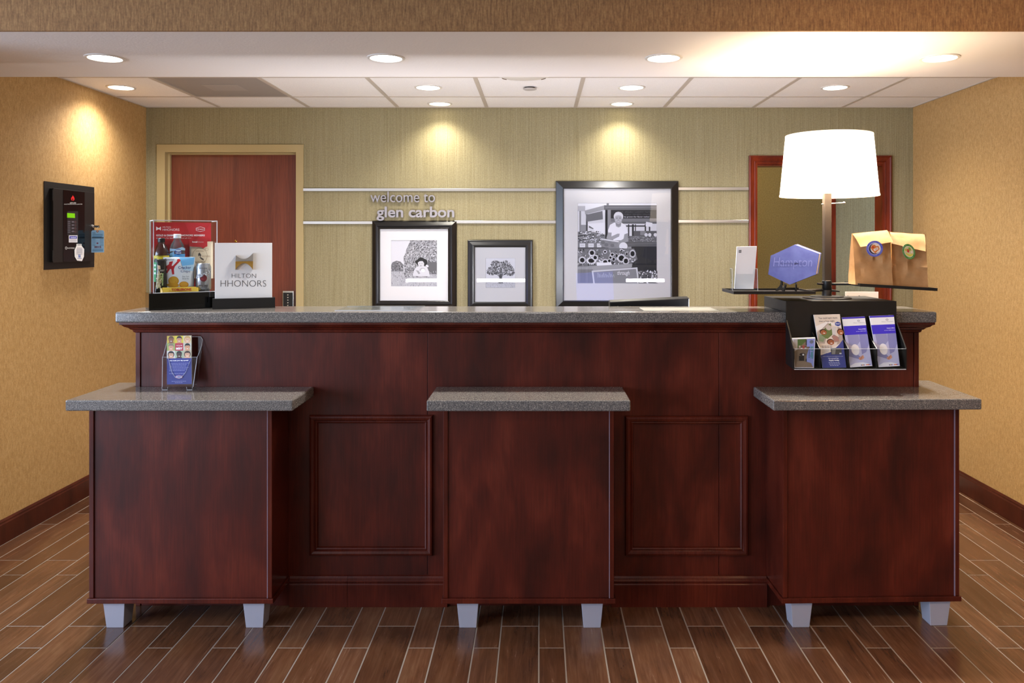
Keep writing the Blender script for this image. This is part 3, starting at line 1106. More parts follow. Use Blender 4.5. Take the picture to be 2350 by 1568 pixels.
def hay_photo(t, D):
    s = 120 / 1447.0
    p = Print(pixmap(D, 890, 540, s))
    p.rect(60, 120, 1380, 1430, G(206))
    # distant field, dark hedge
    p.rect(60, 1000, 1380, 1430, G(176))
    p.rect(1060, 740, 1380, 1080, G(96))
    p.poly([(470, 1180), (440, 620), (520, 380), (640, 120), (1380, 120), (1380, 740), (1080, 745), (1100, 1100)], G(160))
    def strokes(n, inside, ang, c0, c1, ln, w, L0):
        for i in range(n):
            x, y = inside()
            a = ang(x, y)
            l = ln * rnd.uniform(0.5, 1.3)
            dx, dy = cos(a) * l / 2, sin(a) * l / 2
            ww = w * rnd.uniform(0.6, 1.4)
            nx, ny = -sin(a) * ww / 2, cos(a) * ww / 2
            q = [(x - dx + nx, y - dy + ny), (x + dx + nx, y + dy + ny), (x + dx - nx, y + dy - ny), (x - dx - nx, y - dy - ny)]
            q = [(min(1378, max(62, u)), min(1428, max(122, v))) for u, v in q]
            p.poly(q, G(rnd.uniform(c0, c1)), L0 + (i % 17) * 0.09)
    cx, cy = 1270, 640
    def big():
        while True:
            x, y = rnd.uniform(440, 1378), rnd.uniform(122, 1150)
            if x > 640 - 0.42 * (y - 120) * (1 if y < 620 else 0.0) - (210 if y >= 620 else 0) and (y < 745 or x < 1090):
                return x, y
    def spiral(x, y):
        return math.atan2(y - cy, x - cx) + pi / 2 + rnd.uniform(-0.5, 0.5)
    L0 = p.L + 0.2
    strokes(900, big, spiral, 30, 120, 46, 10, L0)
    strokes(420, big, spiral, 190, 225, 40, 8, L0 + 0.05)
    L1 = L0 + 2.0
    # small bale
    p.L = L1
    p.poly([(85, 1000), (85, 840), (130, 750), (240, 705), (350, 730), (425, 810), (440, 1000)], G(110))
    def small():
        x = rnd.uniform(90, 430)
        return x, rnd.uniform(740 + abs(x - 250) * 0.45, 1000)
    strokes(90, small, lambda x, y: math.atan2(y - 1000, x - 230) + pi / 2 + rnd.uniform(-.4, .4), 40, 210, 45, 10, L1 + 0.2)
    def grass():
        return rnd.uniform(70, 1370), rnd.uniform(1010, 1420)
    strokes(420, grass, lambda x, y: -pi / 2 + rnd.uniform(-0.5, 0.5), 95, 215, 40, 7, L1 + 2.0)
    p.L = L1 + 4.2
    # toddler in a dark hat
    p.poly([(690, 1130), (720, 980), (790, 880), (870, 850), (1000, 850), (1090, 890), (1140, 1010), (1160, 1140)], G(200))
    p.poly([(850, 1080), (800, 1000), (770, 970), (850, 980), (900, 1060)], G(150))
    p.ell(960, 960, 80, 60, G(170))
    p.ell(975, 975, 55, 45, G(238))
    p.ell(925, 1000, 26, 30, G(205))
    p.ell(1090, 850, 45, 30, G(205), rot=0.6)
    p.ell(915, 800, 88, 98, G(196))
    p.poly([(750, 715), (800, 690), (850, 650), (880, 620), (930, 610), (985, 640), (1060, 670), (1095, 720), (1085, 800), (1030, 860), (1005, 850), (1010, 760), (960, 715), (880, 720), (830, 760), (850, 860), (800, 800), (765, 755)], G(38))
    p.ell(885, 782, 9, 9, G(60), 8)
    p.ell(945, 778, 9, 9, G(60), 8)
    p.ell(915, 808, 10, 7, G(170), 8)
    p.ell(915, 845, 26, 9, G(120), 12)
    p.build('photo_print', t, INKM)


def tree_photo(t, D):
    s = 560 / 2350.0
    p = Print(pixmap(D, 680, 400, s))
    p.rect(1820, 800, 2112, 1100, G(222))
    p.rect(1820, 1040, 2112, 1100, G(200))
    p.poly([(1945, 1052), (1957, 985), (1960, 900), (1976, 900), (1980, 985), (1992, 1052)], G(120))
    L0 = p.L + 0.1
    cl = [(1965, 905, 90, 70), (1890, 930, 52, 45), (2045, 925, 50, 52), (1920, 870, 45, 40), (2010, 870, 52, 40), (1870, 940, 35, 30), (2070, 950, 28, 30)]
    for i in range(1250):
        cx, cy, rx, ry = rnd.choice(cl)
        a, r = rnd.uniform(0, 2 * pi), math.sqrt(rnd.random())
        x, y = cx + rx * r * cos(a), cy + ry * r * sin(a)
        q = rnd.uniform(4, 11)
        b = rnd.uniform(0, 3)
        p.poly([(x + q * cos(b + k * 2.1), y + q * sin(b + k * 2.1) * 0.8) for k in range(3)], G(rnd.choice((70, 85, 100, 125, 160, 215))), L0 + (i % 19) * 0.09)
    p.L = L0 + 2
    for k in range(9):
        a = -pi / 2 + (k - 4) * 0.23
        p.line([(1967, 1000), (1967 + 75 * cos(a), 985 + 75 * sin(a))], 4, G(80))
    for i in range(80):
        x, y = rnd.uniform(1825, 2105), rnd.uniform(1045, 1095)
        p.line([(x, y), (x + rnd.uniform(-3, 3), y - 8)], 3, G(rnd.uniform(120, 235)))
    p.build('photo_print', t, INKM)


def market_photo(t, D):
    s = 200 / 1568.0
    p = Print(pixmap(D, 1320, 460, s))
    p.rect(40, 45, 1475, 1490, G(150))
    p.rect(40, 45, 1475, 240, G(232))
    p.rect(40, 195, 540, 620, G(222))
    p.rect(40, 100, 180, 195, G(190))
    p.rect(75, 190, 105, 560, G(140))
    p.rect(105, 440, 220, 570, G(150))
    p.rect(195, 250, 225, 560, G(70))
    # stall roof beams
    p.poly([(170, 185), (525, 90), (525, 170), (180, 255)], G(165))
    p.poly([(190, 260), (490, 190), (500, 340), (210, 385)], G(118))
    p.rect(500, 180, 540, 405, G(232))
    p.rect(520, 88, 1475, 172, G(112))
    p.line([(540, 128), (1470, 122)], 10, G(140))
    p.rect(565, 45, 605, 90, G(130))
    p.rect(640, 172, 1475, 325, G(56))
    for yy_, x0_ in ((210, 740), (255, 880)):
        for k_ in range(int((1390 - x0_) / 26)):
            xx_ = x0_ + k_ * 26
            if k_ % 7 != 5:
                p.line([(xx_, yy_ + rnd.uniform(-16, 0)), (xx_ + 9, yy_ + rnd.uniform(0, 16)), (xx_ + 17, yy_ + rnd.uniform(-14, 10))], 3.5, G(118))
    p.text('ily grown for flavor rather', 880, 316, 1340, 282, G(205), 0.01)
    p.rect(590, 325, 1475, 385, G(128))
    p.rect(840, 385, 1475, 440, G(105))
    p.rect(830, 420, 1475, 640, G(225))
    p.rect(880, 450, 1270, 475, G(70))
    for x0, x1 in ((1020, 1055), (1075, 1092), (1250, 1275), (1325, 1350), (950, 972)):
        p.rect(x0, 430, x1, 640, G(52))
    p.rect(1050, 550, 1475, 640, G(96))
    p.rect(1170, 555, 1270, 625, G(140))
    p.poly([(1275, 385), (1390, 405), (1375, 480), (1265, 465)], G(236))
    # post, canopies
    p.rect(540, 172, 582, 690, G(48))
    p.rect(582, 172, 640, 640, G(150))
    p.poly([(220, 420), (540, 400), (540, 600), (400, 590), (250, 460)], G(238))
    p.poly([(250, 455), (330, 505), (325, 520), (245, 490)], G(110))
    # produce stands left
    p.poly([(45, 560), (200, 550), (430, 590), (540, 620), (540, 880), (45, 880)], G(128))
    for i in range(150):
        x, y = rnd.uniform(50, 520), rnd.uniform(560, 770)
        p.ell(x, y, rnd.uniform(8, 26), rnd.uniform(5, 12), G(rnd.choice((60, 90, 150, 200, 235))), 7, rnd.uniform(-0.6, 0.2), p.L + (i % 11) * 0.08)
    p.L += 1
    p.poly([(45, 640), (290, 605), (290, 618), (45, 655)], G(60))
    p.rect(45, 765, 520, 850, G(130))
    for x0, x1 in ((80, 180), (235, 335), (392, 470)):
        p.rect(x0, 775, x1, 845, G(225))
        p.rect(x0 + 15, 800, x1 - 15, 804, G(150))
        p.rect(x0 + 15, 815, x1 - 25, 818, G(150))
    p.rect(45, 845, 600, 885, G(90))
    # potato bin right
    p.poly([(940, 640), (1475, 640), (1475, 740), (920, 760)], G(112))
    L0 = p.L
    for i in range(160):
        x, y = rnd.uniform(950, 1470), rnd.uniform(648, 742)
        p.ell(x, y, rnd.uniform(8, 15), rnd.uniform(5, 9), G(rnd.choice((80, 110, 140, 170))), 7, 0, L0 + 0.1 + (i % 11) * 0.08)
    p.L = L0 + 1.2
    for x in (1275, 1340, 1440):
        p.ell(x, 620, 30, 32, G(225))
    p.rect(900, 745, 1475, 835, G(98))
    p.line([(910, 790), (1470, 770)], 8, G(120))
    p.rect(1010, 830, 1475, 1300, G(52))
    p.rect(1110, 850, 1115, 1150, G(70))
    p.rect(1270, 850, 1275, 1150, G(70))
    p.rect(1010, 1150, 1475, 1158, G(38))
    # the woman behind the flowers
    p.poly([(595, 600), (590, 540), (625, 440), (700, 400), (830, 400), (910, 450), (950, 590), (885, 615), (880, 720), (690, 720), (650, 640)], G(243))
    p.poly([(590, 580), (655, 580), (650, 650), (760, 600), (800, 600), (790, 650), (690, 700), (600, 705), (560, 680)], G(168))
    p.poly([(885, 610), (945, 590), (955, 740), (880, 760), (760, 800), (760, 760), (870, 690)], G(160))
    p.poly([(720, 390), (830, 390), (820, 470), (780, 488), (735, 470)], G(170))
    p.ell(778, 290, 86, 84, G(226))
    p.ell(775, 340, 66, 88, G(186))
    p.poly([(700, 320), (715, 280), (770, 268), (835, 278), (850, 330), (858, 260), (820, 215), (730, 215), (695, 270)], G(226))
    for s_ in (-1, 1):
        p.ell(777 + s_ * 28, 322, 13, 6, G(96), 10)
        p.line([(777 + s_ * 14, 306), (777 + s_ * 44, 306)], 5, G(140))
        p.ell(777 + s_ * 40, 362, 15, 12, G(200), 10)
    p.poly([(777, 330), (790, 362), (764, 362)], G(170))
    p.poly([(748, 376), (777, 384), (806, 376), (795, 395), (777, 402), (758, 395)], G(128))
    p.poly([(753, 379), (777, 386), (801, 379), (790, 391), (777, 394), (764, 391)], G(240))
    p.poly([(726, 400), (777, 430), (830, 400), (822, 450), (777, 470), (735, 450)], G(150))
    # tray of tomatoes
    p.poly([(455, 700), (470, 685), (790, 735), (770, 760)], G(225))
    p.poly([(460, 705), (775, 755), (740, 860), (540, 850), (445, 800)], G(140))
    for x, y in ((500, 760), (560, 800), (620, 770), (670, 810), (735, 800)):
        p.ell(x, y, 38, 32, G(rnd.uniform(105, 150)), 12)
    p.ell(865, 825, 75, 70, G(236))
    # sunflowers
    p.poly([(45, 880), (700, 860), (1060, 870), (1120, 1060), (960, 1180), (45, 1200)], G(120))
    L0 = p.L
    for i in range(170):
        x, y = rnd.uniform(50, 1090), rnd.uniform(880, 1170)
        p.ell(x, y, rnd.uniform(10, 38), rnd.uniform(6, 14), G(rnd.choice((40, 70, 100, 150, 200, 235))), 6, rnd.uniform(0, 3), L0 + 0.1 + (i % 13) * 0.08)
    p.L = L0 + 1.4
    for x, y, r, sq in ((127, 1075, 40, 1), (290, 1085, 55, 0.7), (358, 1030, 32, 1), (300, 945, 38, 1), (540, 1110, 38, 0.9), (612, 1088, 24, 1), (690, 1060, 22, 1.2), (632, 1030, 20, 1),
                        (830, 1040, 48, 1), (910, 1090, 38, 1.1), (1030, 960, 36, 1.25), (745, 995, 16, 1.8), (925, 965, 14, 2), (535, 925, 22, 0.8), (665, 975, 26, 0.8)):
        for k in range(16):
            a = 2 * pi * k / 16
            p.ell(x + r * 1.35 * cos(a), y + r * 1.35 * sq * sin(a), r * 0.42, r * 0.2, G(238), 6, a)
        p.ell(x, y, r, r * sq, G(28), 16)
    p.poly([(385, 1110), (520, 1120), (640, 1110), (670, 1190), (390, 1195)], G(240))
    p.poly([(45, 1195), (1020, 1140), (1020, 1200), (300, 1270), (45, 1260)], G(165))
    p.rect(45, 1240, 320, 1490, G(130))
    for i in range(14):
        p.rect(50 + i * 20, 1200, 54 + i * 20, 1485, G(rnd.uniform(100, 170)))
    # slate sign
    p.poly([(295, 1265), (1115, 1205), (1140, 1400), (1140, 1490), (325, 1490)], G(214))
    p.poly([(325, 1290), (1090, 1232), (1115, 1400), (1115, 1490), (350, 1490)], G(140))
    for k_ in range(9):
        xx_ = 400 + k_ * 34
        p.line([(xx_, 1390 - k_ * 2), (xx_ + 6, 1300 + (k_ % 3) * 22), (xx_ + 20, 1335 + (k_ % 2) * 30), (xx_ + 26, 1385)], 6, G(188))
    p.text('through', 755, 1365, 975, 1265, G(222), 0.01, 0.15)
    p.rect(1135, 1270, 1475, 1490, G(90))
    for i in range(70):
        p.ell(rnd.uniform(1140, 1465), rnd.uniform(1270, 1480), rnd.uniform(10, 30), rnd.uniform(8, 20), G(rnd.choice((50, 80, 130, 200, 235))), 7, rnd.uniform(0, 3))
    p.build('photo_print', t, INKM)


picture('black-framed hay bale photograph with a seated toddler in a dark hat', (853, 507, 1047, 709), None,
        [(0.0, 0.018), (0.006, 0.024), (0.028, 0.040), (0.036, 0.042), (0.046, 0.038), (0.050, 0.041), (0.056, 0.037)], hay_photo, (897, 551.5, 1003, 658))
picture('smallest black-framed photograph showing a single spreading tree', (1073, 551, 1222.5, 710), None,
        [(0.0, 0.030), (0.005, 0.034), (0.014, 0.032), (0.034, 0.040), (0.042, 0.041), (0.050, 0.037)], tree_photo, (1114.5, 592.5, 1182.5, 661))
picture('largest black-framed photograph of a woman selling sunflowers at a market stall', (1275.5, 415, 1558, 708), None,
        [(0.0, 0.020), (0.003, 0.026), (0.048, 0.040), (0.052, 0.040), (0.054, 0.036)], market_photo, (1325.5, 466, 1507.5, 650))

# ================================================================== ALARM PANEL ON THE LEFT WALL
ap = thing('alarm_panel', 'black fire alarm control panel with green display on the tan wall', 'alarm panel', (XL, 4.64, 1.364))
box('trim_plate', (XL, XL + 0.004, 4.393, 4.887, 1.364, 1.848), mat('panel_plate', '1a1817', 0.5), ap)
box('cabinet', (XL + 0.004, XL + 0.026, 4.440, 4.836, 1.404, 1.811), mat('panel_side', '0c0b0b', 0.4), ap)
pd = box('cabinet_door', (XL + 0.026, XL + 0.030, 4.432, 4.842, 1.402, 1.813), mat('panel_door', '1b1918', 0.45), ap, bevel=0.0012)
for z in (1.775, 1.44):
    mesh('hinge', tube([(XL + 0.027, 4.431, z - 0.03), (XL + 0.027, 4.431, z + 0.03)], 0.003, 8), BLACKM, ap)
gw0, gw1 = 4.522, 4.735
box('door_window', (XL + 0.030, XL + 0.0312, gw0, gw1, 1.405, 1.808), BLACKG, pd)
XP = XL + 0.0315


def panmap(x, y, l):
    """crop pixels of the panel -> wall plane"""
    px, py = 90 + x * 160 / 1091.0, 400 + y * 230 / 1568.0
    D = -(XP) * F / (VX - px)
    q = P(px, py, D)
    q.x = XP + l
    return q


p = Print(panmap)
p.rect(440, 580, 608, 960, '2a2628')
p.poly([(436, 606), (558, 614), (560, 684), (436, 680)], '7fd60e')
for i in range(6):
    p.rect(446, 732 + i * 33, 488, 752 + i * 33, '57545c')
for i in range(4):
    p.rect(508, 735 + i * 50, 546, 755 + i * 50, '6a6670')
    p.ell(566, 750 + i * 50, 11, 17, '6d4a4c', 12)
    p.ell(566, 750 + i * 50, 7, 12, '241f22', 12)
p.poly([(523, 328), (545, 360), (552, 390), (540, 412), (508, 412), (496, 388), (503, 362), (516, 352)], 'e0262a')
p.poly([(524, 372), (534, 392), (530, 408), (516, 408), (514, 392)], '2a0808')
p.text('AFP-200', 476, 458, 574, 440, 'c9c6c4', 0.02)
p.text('ANALOG FIRE DETECTION AND ALARM SYSTEM', 386, 476, 672, 462, 'bdbab8', 0.02)
p.rect(462, 956, 598, 1068, 'e4e4ea')
p.rect(472, 968, 588, 1010, '3a3aa0')
for k_ in range(5):
    p.rect(492 + k_ * 17, 980 + (k_ % 2) * 4, 504 + k_ * 17, 1002, 'c4cbee')
for i in range(3):
    p.rect(480, 1022 + i * 13, 580, 1027 + i * 13, 'b4b4bc')
p.ell(420, 1155, 17, 24, 'b9b6b4')
p.ell(420, 1155, 9, 14, '2a2828')
p.text('NOTIFIER', 440, 1168, 555, 1146, 'c9c6c4', 0.02)
p.build('panel_print', ap)

# cam lock with key
lk_ = P(210, 519.5, 4.80)
lock = mesh('cam_lock', lathe([(0.010, 0.0), (0.010, 0.006), (0.007, 0.012), (0, 0.012)], 16, (XL + 0.030, 4.815, lk_.z), 'X'), CHROME, ap, smooth=True)
mesh('key', prism([(XL + 0.042, 4.813, lk_.z - 0.006), (XL + 0.075, 4.813, lk_.z - 0.009), (XL + 0.075, 4.813, lk_.z + 0.004), (XL + 0.042, 4.813, lk_.z + 0.006)], (0, 0.002, 0)), CHROME, ap)

# tags hanging on the panel
DT = 4.80
a, b, c_, d_ = P(209.5, 580, DT), P(238.7, 579.5, DT), P(238.7, 528.5, DT), P(209.5, 528.5, DT)
tg = thing('inspection_tag', 'light blue inspection tag marked 2015 hanging from the alarm panel key', 'tag', (a + b) / 2)
card = [P(x, y, DT) for x, y in ((209.5, 579.8), (238.7, 579.5), (238.7, 531), (235.5, 528.5), (212.5, 528.5), (209.5, 531))]
mesh('tag_card', prism(card, (0, 0.0008, 0)), mat('tag_blue', 'a4d6fb', 0.6), tg)
p = Print(pixmap(DT - 0.0006, 90, 400, 160 / 1091.0))
for y, w in ((915, 0.3), (938, 1), (962, 1), (978, 0.9)):
    p.rect(830, y, 830 + 165 * w, y + 9, '4a86b6')
p.rect(824, 990, 1006, 1002, '1f2c38')
for y in (1016, 1040, 1062, 1090, 1112):
    p.rect(830, y, 880, y + 6, '5a9ac8')
    p.rect(950, y, 1005, y + 6, '5a9ac8')
p.ell(912, 1080, 16, 12, '8a4a6a', 8)
p.text('2015', 862, 1155, 970, 1122, '7a3450', 0.03)
for y in (1172, 1186, 1200):
    p.rect(834, y, 1000, y + 6, '4a86b6')
p.ell(912, 893, 18, 18, 'b9603c', 16)
p.ell(912, 893, 9, 9, 'e8e2da', 12)
p.build('tag_print', tg)
mesh('string', tube([P(223.7, 531, DT - 0.001), P(222, 525, DT), (XL + 0.072, 4.814, lk_.z)], 0.0008, 6), mat('string', 'c8c0b0', 0.8), tg)

wt = thing('service_tag', 'white octagonal service tag hanging on the alarm panel door', 'tag', panmap(620, 1362, 0.003))
oc = [(577, 1090), (655, 1092), (657, 1122), (696, 1170), (692, 1290), (660, 1360), (585, 1352), (548, 1290), (545, 1190), (575, 1122)]
V = [panmap(x, y, 0.0022) for x, y in oc]
mesh('tag_card', prism(V, (0.0008, 0, 0)), PAPER, wt)
p = Print(lambda x, y, l: panmap(x, y, 0.0034 + l))
p.rect(590, 1100, 645, 1112, '9a9aa0')
for i in range(8):
    p.rect(572 + (8 if i < 2 else 0), 1150 + i * 14, 668 - (8 if i < 2 else 0), 1155 + i * 14, '9a9cb0')
p.rect(606, 1256, 636, 1302, '3f66b4')
p.text('T', 612, 1298, 630, 1262, 'e8ecf6', 0.02)
p.rect(588, 1312, 655, 1319, '6a86c0')
p.build('tag_print', wt)

# ================================================================== THINGS ON THE LEFT OF THE COUNTER
class Loc:
    """local frame of a thing turned about Z; hit() sends a photo pixel onto a plane of that frame"""

    def __init__(self, loc, rot):
        self.M = Matrix.Translation(loc) @ Matrix.Rotation(rot, 4, 'Z')
        self.I = self.M.inverted()
        self.c = self.I @ Vector((0, 0, CH))

    def hit(self, px, py, yl):
        d = self.I.to_3x3() @ Vector(((px - VX) / F, 1.0, -(py - VY) / F))
        t = (yl - self.c.y) / d.y
        return self.c + d * t


def pillow(surf, nx=10, nz=12):
    """closed cushion: surf(u, v, side) -> point"""
    V, Fc = [], []
    for side in (0, 1):
        for j in range(nz + 1):
            for i in range(nx + 1):
                V.append(surf(i / nx, j / nz, side))
    n = (nx + 1) * (nz + 1)
    for j in range(nz):
        for i in range(nx):
            a = j * (nx + 1) + i
            Fc.append((a, a + 1, a + nx + 2, a + nx + 1))
            Fc.append((n + a, n + a + nx + 1, n + a + nx + 2, n + a + 1))
    ring = [i for i in range(nx + 1)] + [j * (nx + 1) + nx for j in range(1, nz + 1)] + \
           [nz * (nx + 1) + i for i in range(nx - 1, -1, -1)] + [j * (nx + 1) for j in range(nz - 1, 0, -1)]
    for k in range(len(ring)):
        a, b = ring[k], ring[(k + 1) % len(ring)]
        Fc.append((a, b, n + b, n + a))
    return V, Fc


CR = radians(32)
cloc = Vector((-1.634, 3.376, ZT))
CL = Loc(cloc, CR)
S2 = 340 / 2221.0
c2 = lambda x, y: (320 + x * S2, 480 + y * S2)
cs = thing('display_case', 'clear acrylic snack display case on a black base with red backing card', 'display case', cloc, CR)
BH = 0.070
box('base', (0.0, 0.270, 0.0, 0.125, 0.0, BH), BLACKG, cs, local=True, bevel=0.0015)
cx0_, cx1_, cy0_, cy1_, ct = 0.018, 0.270, 0.003, 0.118, BH + 0.307
th = 0.003
box('acrylic_front', (cx0_, cx1_, cy0_, cy0_ + th, BH, ct), ACRYL, cs, local=True)
box('acrylic_side', (cx0_, cx0_ + th, cy0_ + th, cy1_, BH, ct), ACRYL, cs, local=True)
box('acrylic_side', (cx1_ - th, cx1_, cy0_ + th, cy1_, BH, ct), ACRYL, cs, local=True)
box('acrylic_top', (cx0_, cx1_, cy0_, cy1_, ct, ct + th), ACRYL, cs, local=True)
e = 0.0016
mesh('acrylic_edge', join(vbox(cx0_ - e, cx0_ + e, cy0_ - e, cy0_ + e, BH, ct + th), vbox(cx1_ - e, cx1_ + e, cy0_ - e, cy0_ + e, BH, ct + th),
                          vbox(cx0_, cx1_, cy0_ - e, cy0_ + e, ct + th - 2 * e, ct + th), vbox(cx0_ - e, cx0_ + e, cy0_, cy1_, ct + th - 2 * e, ct + th),
                          vbox(cx0_ - e, cx0_ + e, cy1_ - e, cy1_ + e, BH, ct + th), vbox(cx0_, cx1_, cy0_ - e, cy0_, BH, BH + 2 * e),
                          vbox(cx1_ - e, cx1_ + e, cy0_, cy1_, ct + th - 2 * e, ct + th)), ACRYLE, cs, local=True)
box('riser', (0.075, 0.145, 0.062, 0.114, BH, BH + 0.055), BLACK, cs, local=True)
bk = 0.116
box('backing_card', (cx0_ + 0.004, cx1_ - 0.006, bk, bk + 0.0015, BH, ct - 0.004), mat('red_card', 'b41c22', 0.5), cs, local=True)


def casemap(yl):
    def fn(x, y, l):
        return CL.hit(*c2(x, y), yl - l)
    return fn


p = Print(casemap(bk - 0.0004))
p.poly([(680, 200), (1075, 210), (1075, 640), (800, 480)], 'c42c34')
p.poly([(250, 262), (290, 285), (322, 262), (322, 322), (290, 300), (250, 322)], 'f4e6e6')
p.ell(286, 258, 26, 20, 'b41c22', 16)
p.ell(286, 326, 26, 18, 'b41c22', 16)
p.text('HILTON', 346, 280, 470, 260, 'f0dede')
p.text('HHONORS', 346, 326, 598, 292, 'f4e6e6')
hexo = [(848, 282), (914, 264), (980, 282), (980, 322), (914, 340), (848, 322)]
p.poly(hexo, 'f4e6e6')
p.poly([(854, 286), (914, 270), (974, 286), (974, 318), (914, 334), (854, 318)], 'b41c22')
p.text('Hampton', 860, 314, 968, 290, 'f4e6e6', 0.02, 0.2)
p.text('GOLD & DIAMOND HHONORS MEMBERS', 250, 408, 980, 380, 'fbeeee', 0.03)
p.text('thank you for being loyal and all that', 250, 450, 780, 424, 'f0d4d4')
p.build('card_print', cs, local=True)


def revolve_item(name, label, cat, cx, cy, z0, prof, material, seg=32):
    t = thing(name, label, cat, CL.M @ Vector((cx, cy, z0)), CR)
    return t


def cylmap(cx, cy, r, z0):
    """crop pixels onto the front of a cylinder, result in the item's own frame"""
    def fn(x, y, l):
        h = CL.hit(*c2(x, y), cy - r)
        dx = max(-r * 0.97, min(r * 0.97, h.x - cx))
        return Vector((dx * (1 + l / r), -math.sqrt(r * r - dx * dx) * (1 + l / r) - l * 0.2, h.z - z0))
    return fn


# --- iced tea bottle
zc = BH
cy = 0.080
tc = CL.hit(*c2(335, 1245), cy)
cx = tc.x - 0.002
H = CL.hit(*c2(335, 436), cy).z - zc
r = 0.0318
t = thing('tea_bottle', 'dark iced tea bottle with yellow and green label inside the display case', 'bottle', CL.M @ Vector((cx, cy, zc)), CR)
mesh('bottle', lathe([(0.0, 0.0), (r - 0.004, 0.0), (r, 0.006), (r, H * 0.18), (r - 0.002, H * 0.2), (r - 0.002, H * 0.66), (r, H * 0.68), (r - 0.003, H * 0.76), (r * 0.72, H * 0.84), (r * 0.45, H * 0.90), (r * 0.40, H * 0.93)], 32), TEAGLASS, t, local=True, smooth=True)
mesh('cap', lathe([(r * 0.46, H * 0.925), (r * 0.47, H * 0.93), (r * 0.47, H * 0.995), (r * 0.42, H), (0, H)], 24), mat('black_cap', '17191a', 0.4), t, local=True, smooth=True)
mesh('label_band', lathe([(r, H * 0.20), (r + 0.0002, H * 0.20), (r + 0.0002, H * 0.60)], 32, cap=False), mat('green_label', '2f9a58', 0.5), t, local=True, smooth=True)
mesh('label_band', lathe([(r + 0.0003, H * 0.60), (r + 0.0003, H * 0.68)], 32, cap=False), mat('yellow_label', 'd8c22a', 0.5), t, local=True, smooth=True)
p = Print(cylmap(cx, cy, r + 0.0006, zc))
p.cell = 20
p.text('LEMON', 280, 714, 352, 697, '6a5a10', 0.02)
p.rect(208, 742, 262, 800, '1a2420')
for k in range(3):
    p.rect(212, 830 + k * 60, 250, 860 + k * 60, 'cfe8d4')
p.build('label_print', t, local=True)

# --- water bottle on the riser
cy = 0.086
q = CL.hit(*c2(560, 1000), cy)
cx = q.x + 0.002
zc = BH + 0.055
H = CL.hit(*c2(548, 375), cy).z - zc
r = 0.0308
t = thing('water_bottle', 'clear water bottle with white cap and blue label inside the display case', 'bottle', CL.M @ Vector((cx, cy, zc)), CR)
mesh('bottle', lathe([(0.0, 0.0), (r - 0.004, 0.0), (r, 0.006), (r, H * 0.62), (r * 0.98, H * 0.66), (r * 0.85, H * 0.76), (r * 0.5, H * 0.86), (r * 0.42, H * 0.90), (r * 0.42, H * 0.93)], 32, cap=False), BOTTLEC, t, local=True, smooth=True)
mesh('cap', lathe([(r * 0.47, H * 0.905), (r * 0.5, H * 0.91), (r * 0.5, H * 0.99), (r * 0.45, H), (0, H)], 24), mat('white_cap', 'eef0f2', 0.45), t, local=True, smooth=True)
mesh('label_band', lathe([(r + 0.0004, H * 0.26), (r + 0.0004, H * 0.56)], 32, cap=False), mat('water_label', '4f9fe0', 0.45), t, local=True, smooth=True)
p = Print(cylmap(cx, cy, r + 0.0008, zc))
p.cell = 20
p.poly([(455, 590), (540, 600), (640, 570), (700, 590), (700, 620), (600, 615), (455, 640)], 'a8d2f4')
p.ell(583, 640, 48, 46, '24489a')
p.ell(583, 622, 40, 16, 'c8dcf2')
p.text('PURE LIFE', 545, 672, 625, 646, 'e6eefa', 0.02)
p.poly([(470, 660), (520, 640), (530, 700), (470, 705)], '86c0ee')
p.build('label_print', t, local=True)

# --- potato chip bag at the back right
yl = 0.100
zb_ = BH


def flatbag(name, label, cat, corners, yl, T, material, prints, zbase, ztop_crimp=True, group=None):
    """corners: crop pixels of lower-left, lower-right, upper-right, upper-left"""
    c = [CL.hit(*c2(*q), yl) for q in corners]
    zmin = min(q.z for q in c)
    if zbase is not None:
        dz = zbase - zmin
        c[0].z += dz
        c[1].z += dz
    org = Vector(((c[0].x + c[1].x) / 2, yl, min(c[0].z, c[1].z)))
    t = thing(name, label, cat, CL.M @ org, CR, group)

    def bul(u, v):
        w = max(0.0, 1 - (2 * u - 1) ** 2) ** 0.6 * max(0.0, 1 - abs(2 * v - 1) ** 3.0) ** 0.8
        n = 0.12 * noise.noise(Vector((u * 5, v * 6, 3.1)))
        return T * max(0.0, w * (1 + n))

    def surf(u, v, side):
        q = c[0] * (1 - u) * (1 - v) + c[1] * u * (1 - v) + c[2] * u * v + c[3] * (1 - u) * v - org
        b = bul(u, v)
        return Vector((q.x, (-b - 0.0006) if side == 0 else (b * 0.25 + 0.0006), q.z))
    mesh('bag', pillow(surf, 12, 14), material, t, local=True, smooth=True, angle=80)

    def fn(x, y, l):
        h = CL.hit(*c2(x, y), yl - T * 0.7)
        # invert to u, v (near-rectangular quads)
        v = (h.z - c[0].z) / (c[3].z - c[0].z)
        xl = c[0].x + (c[3].x - c[0].x) * v
        xr = c[1].x + (c[2].x - c[1].x) * v
        u = (h.x - xl) / (xr - xl)
        u = min(0.985, max(0.015, u))
        v = min(0.99, max(0.01, v))
        s = surf(u, v, 0)
        s.y -= 0.0009 + l
        return s
    pr = Print(fn)
    pr.cell = 24
    prints(pr)
    pr.build('bag_print', t, local=True)
    return t


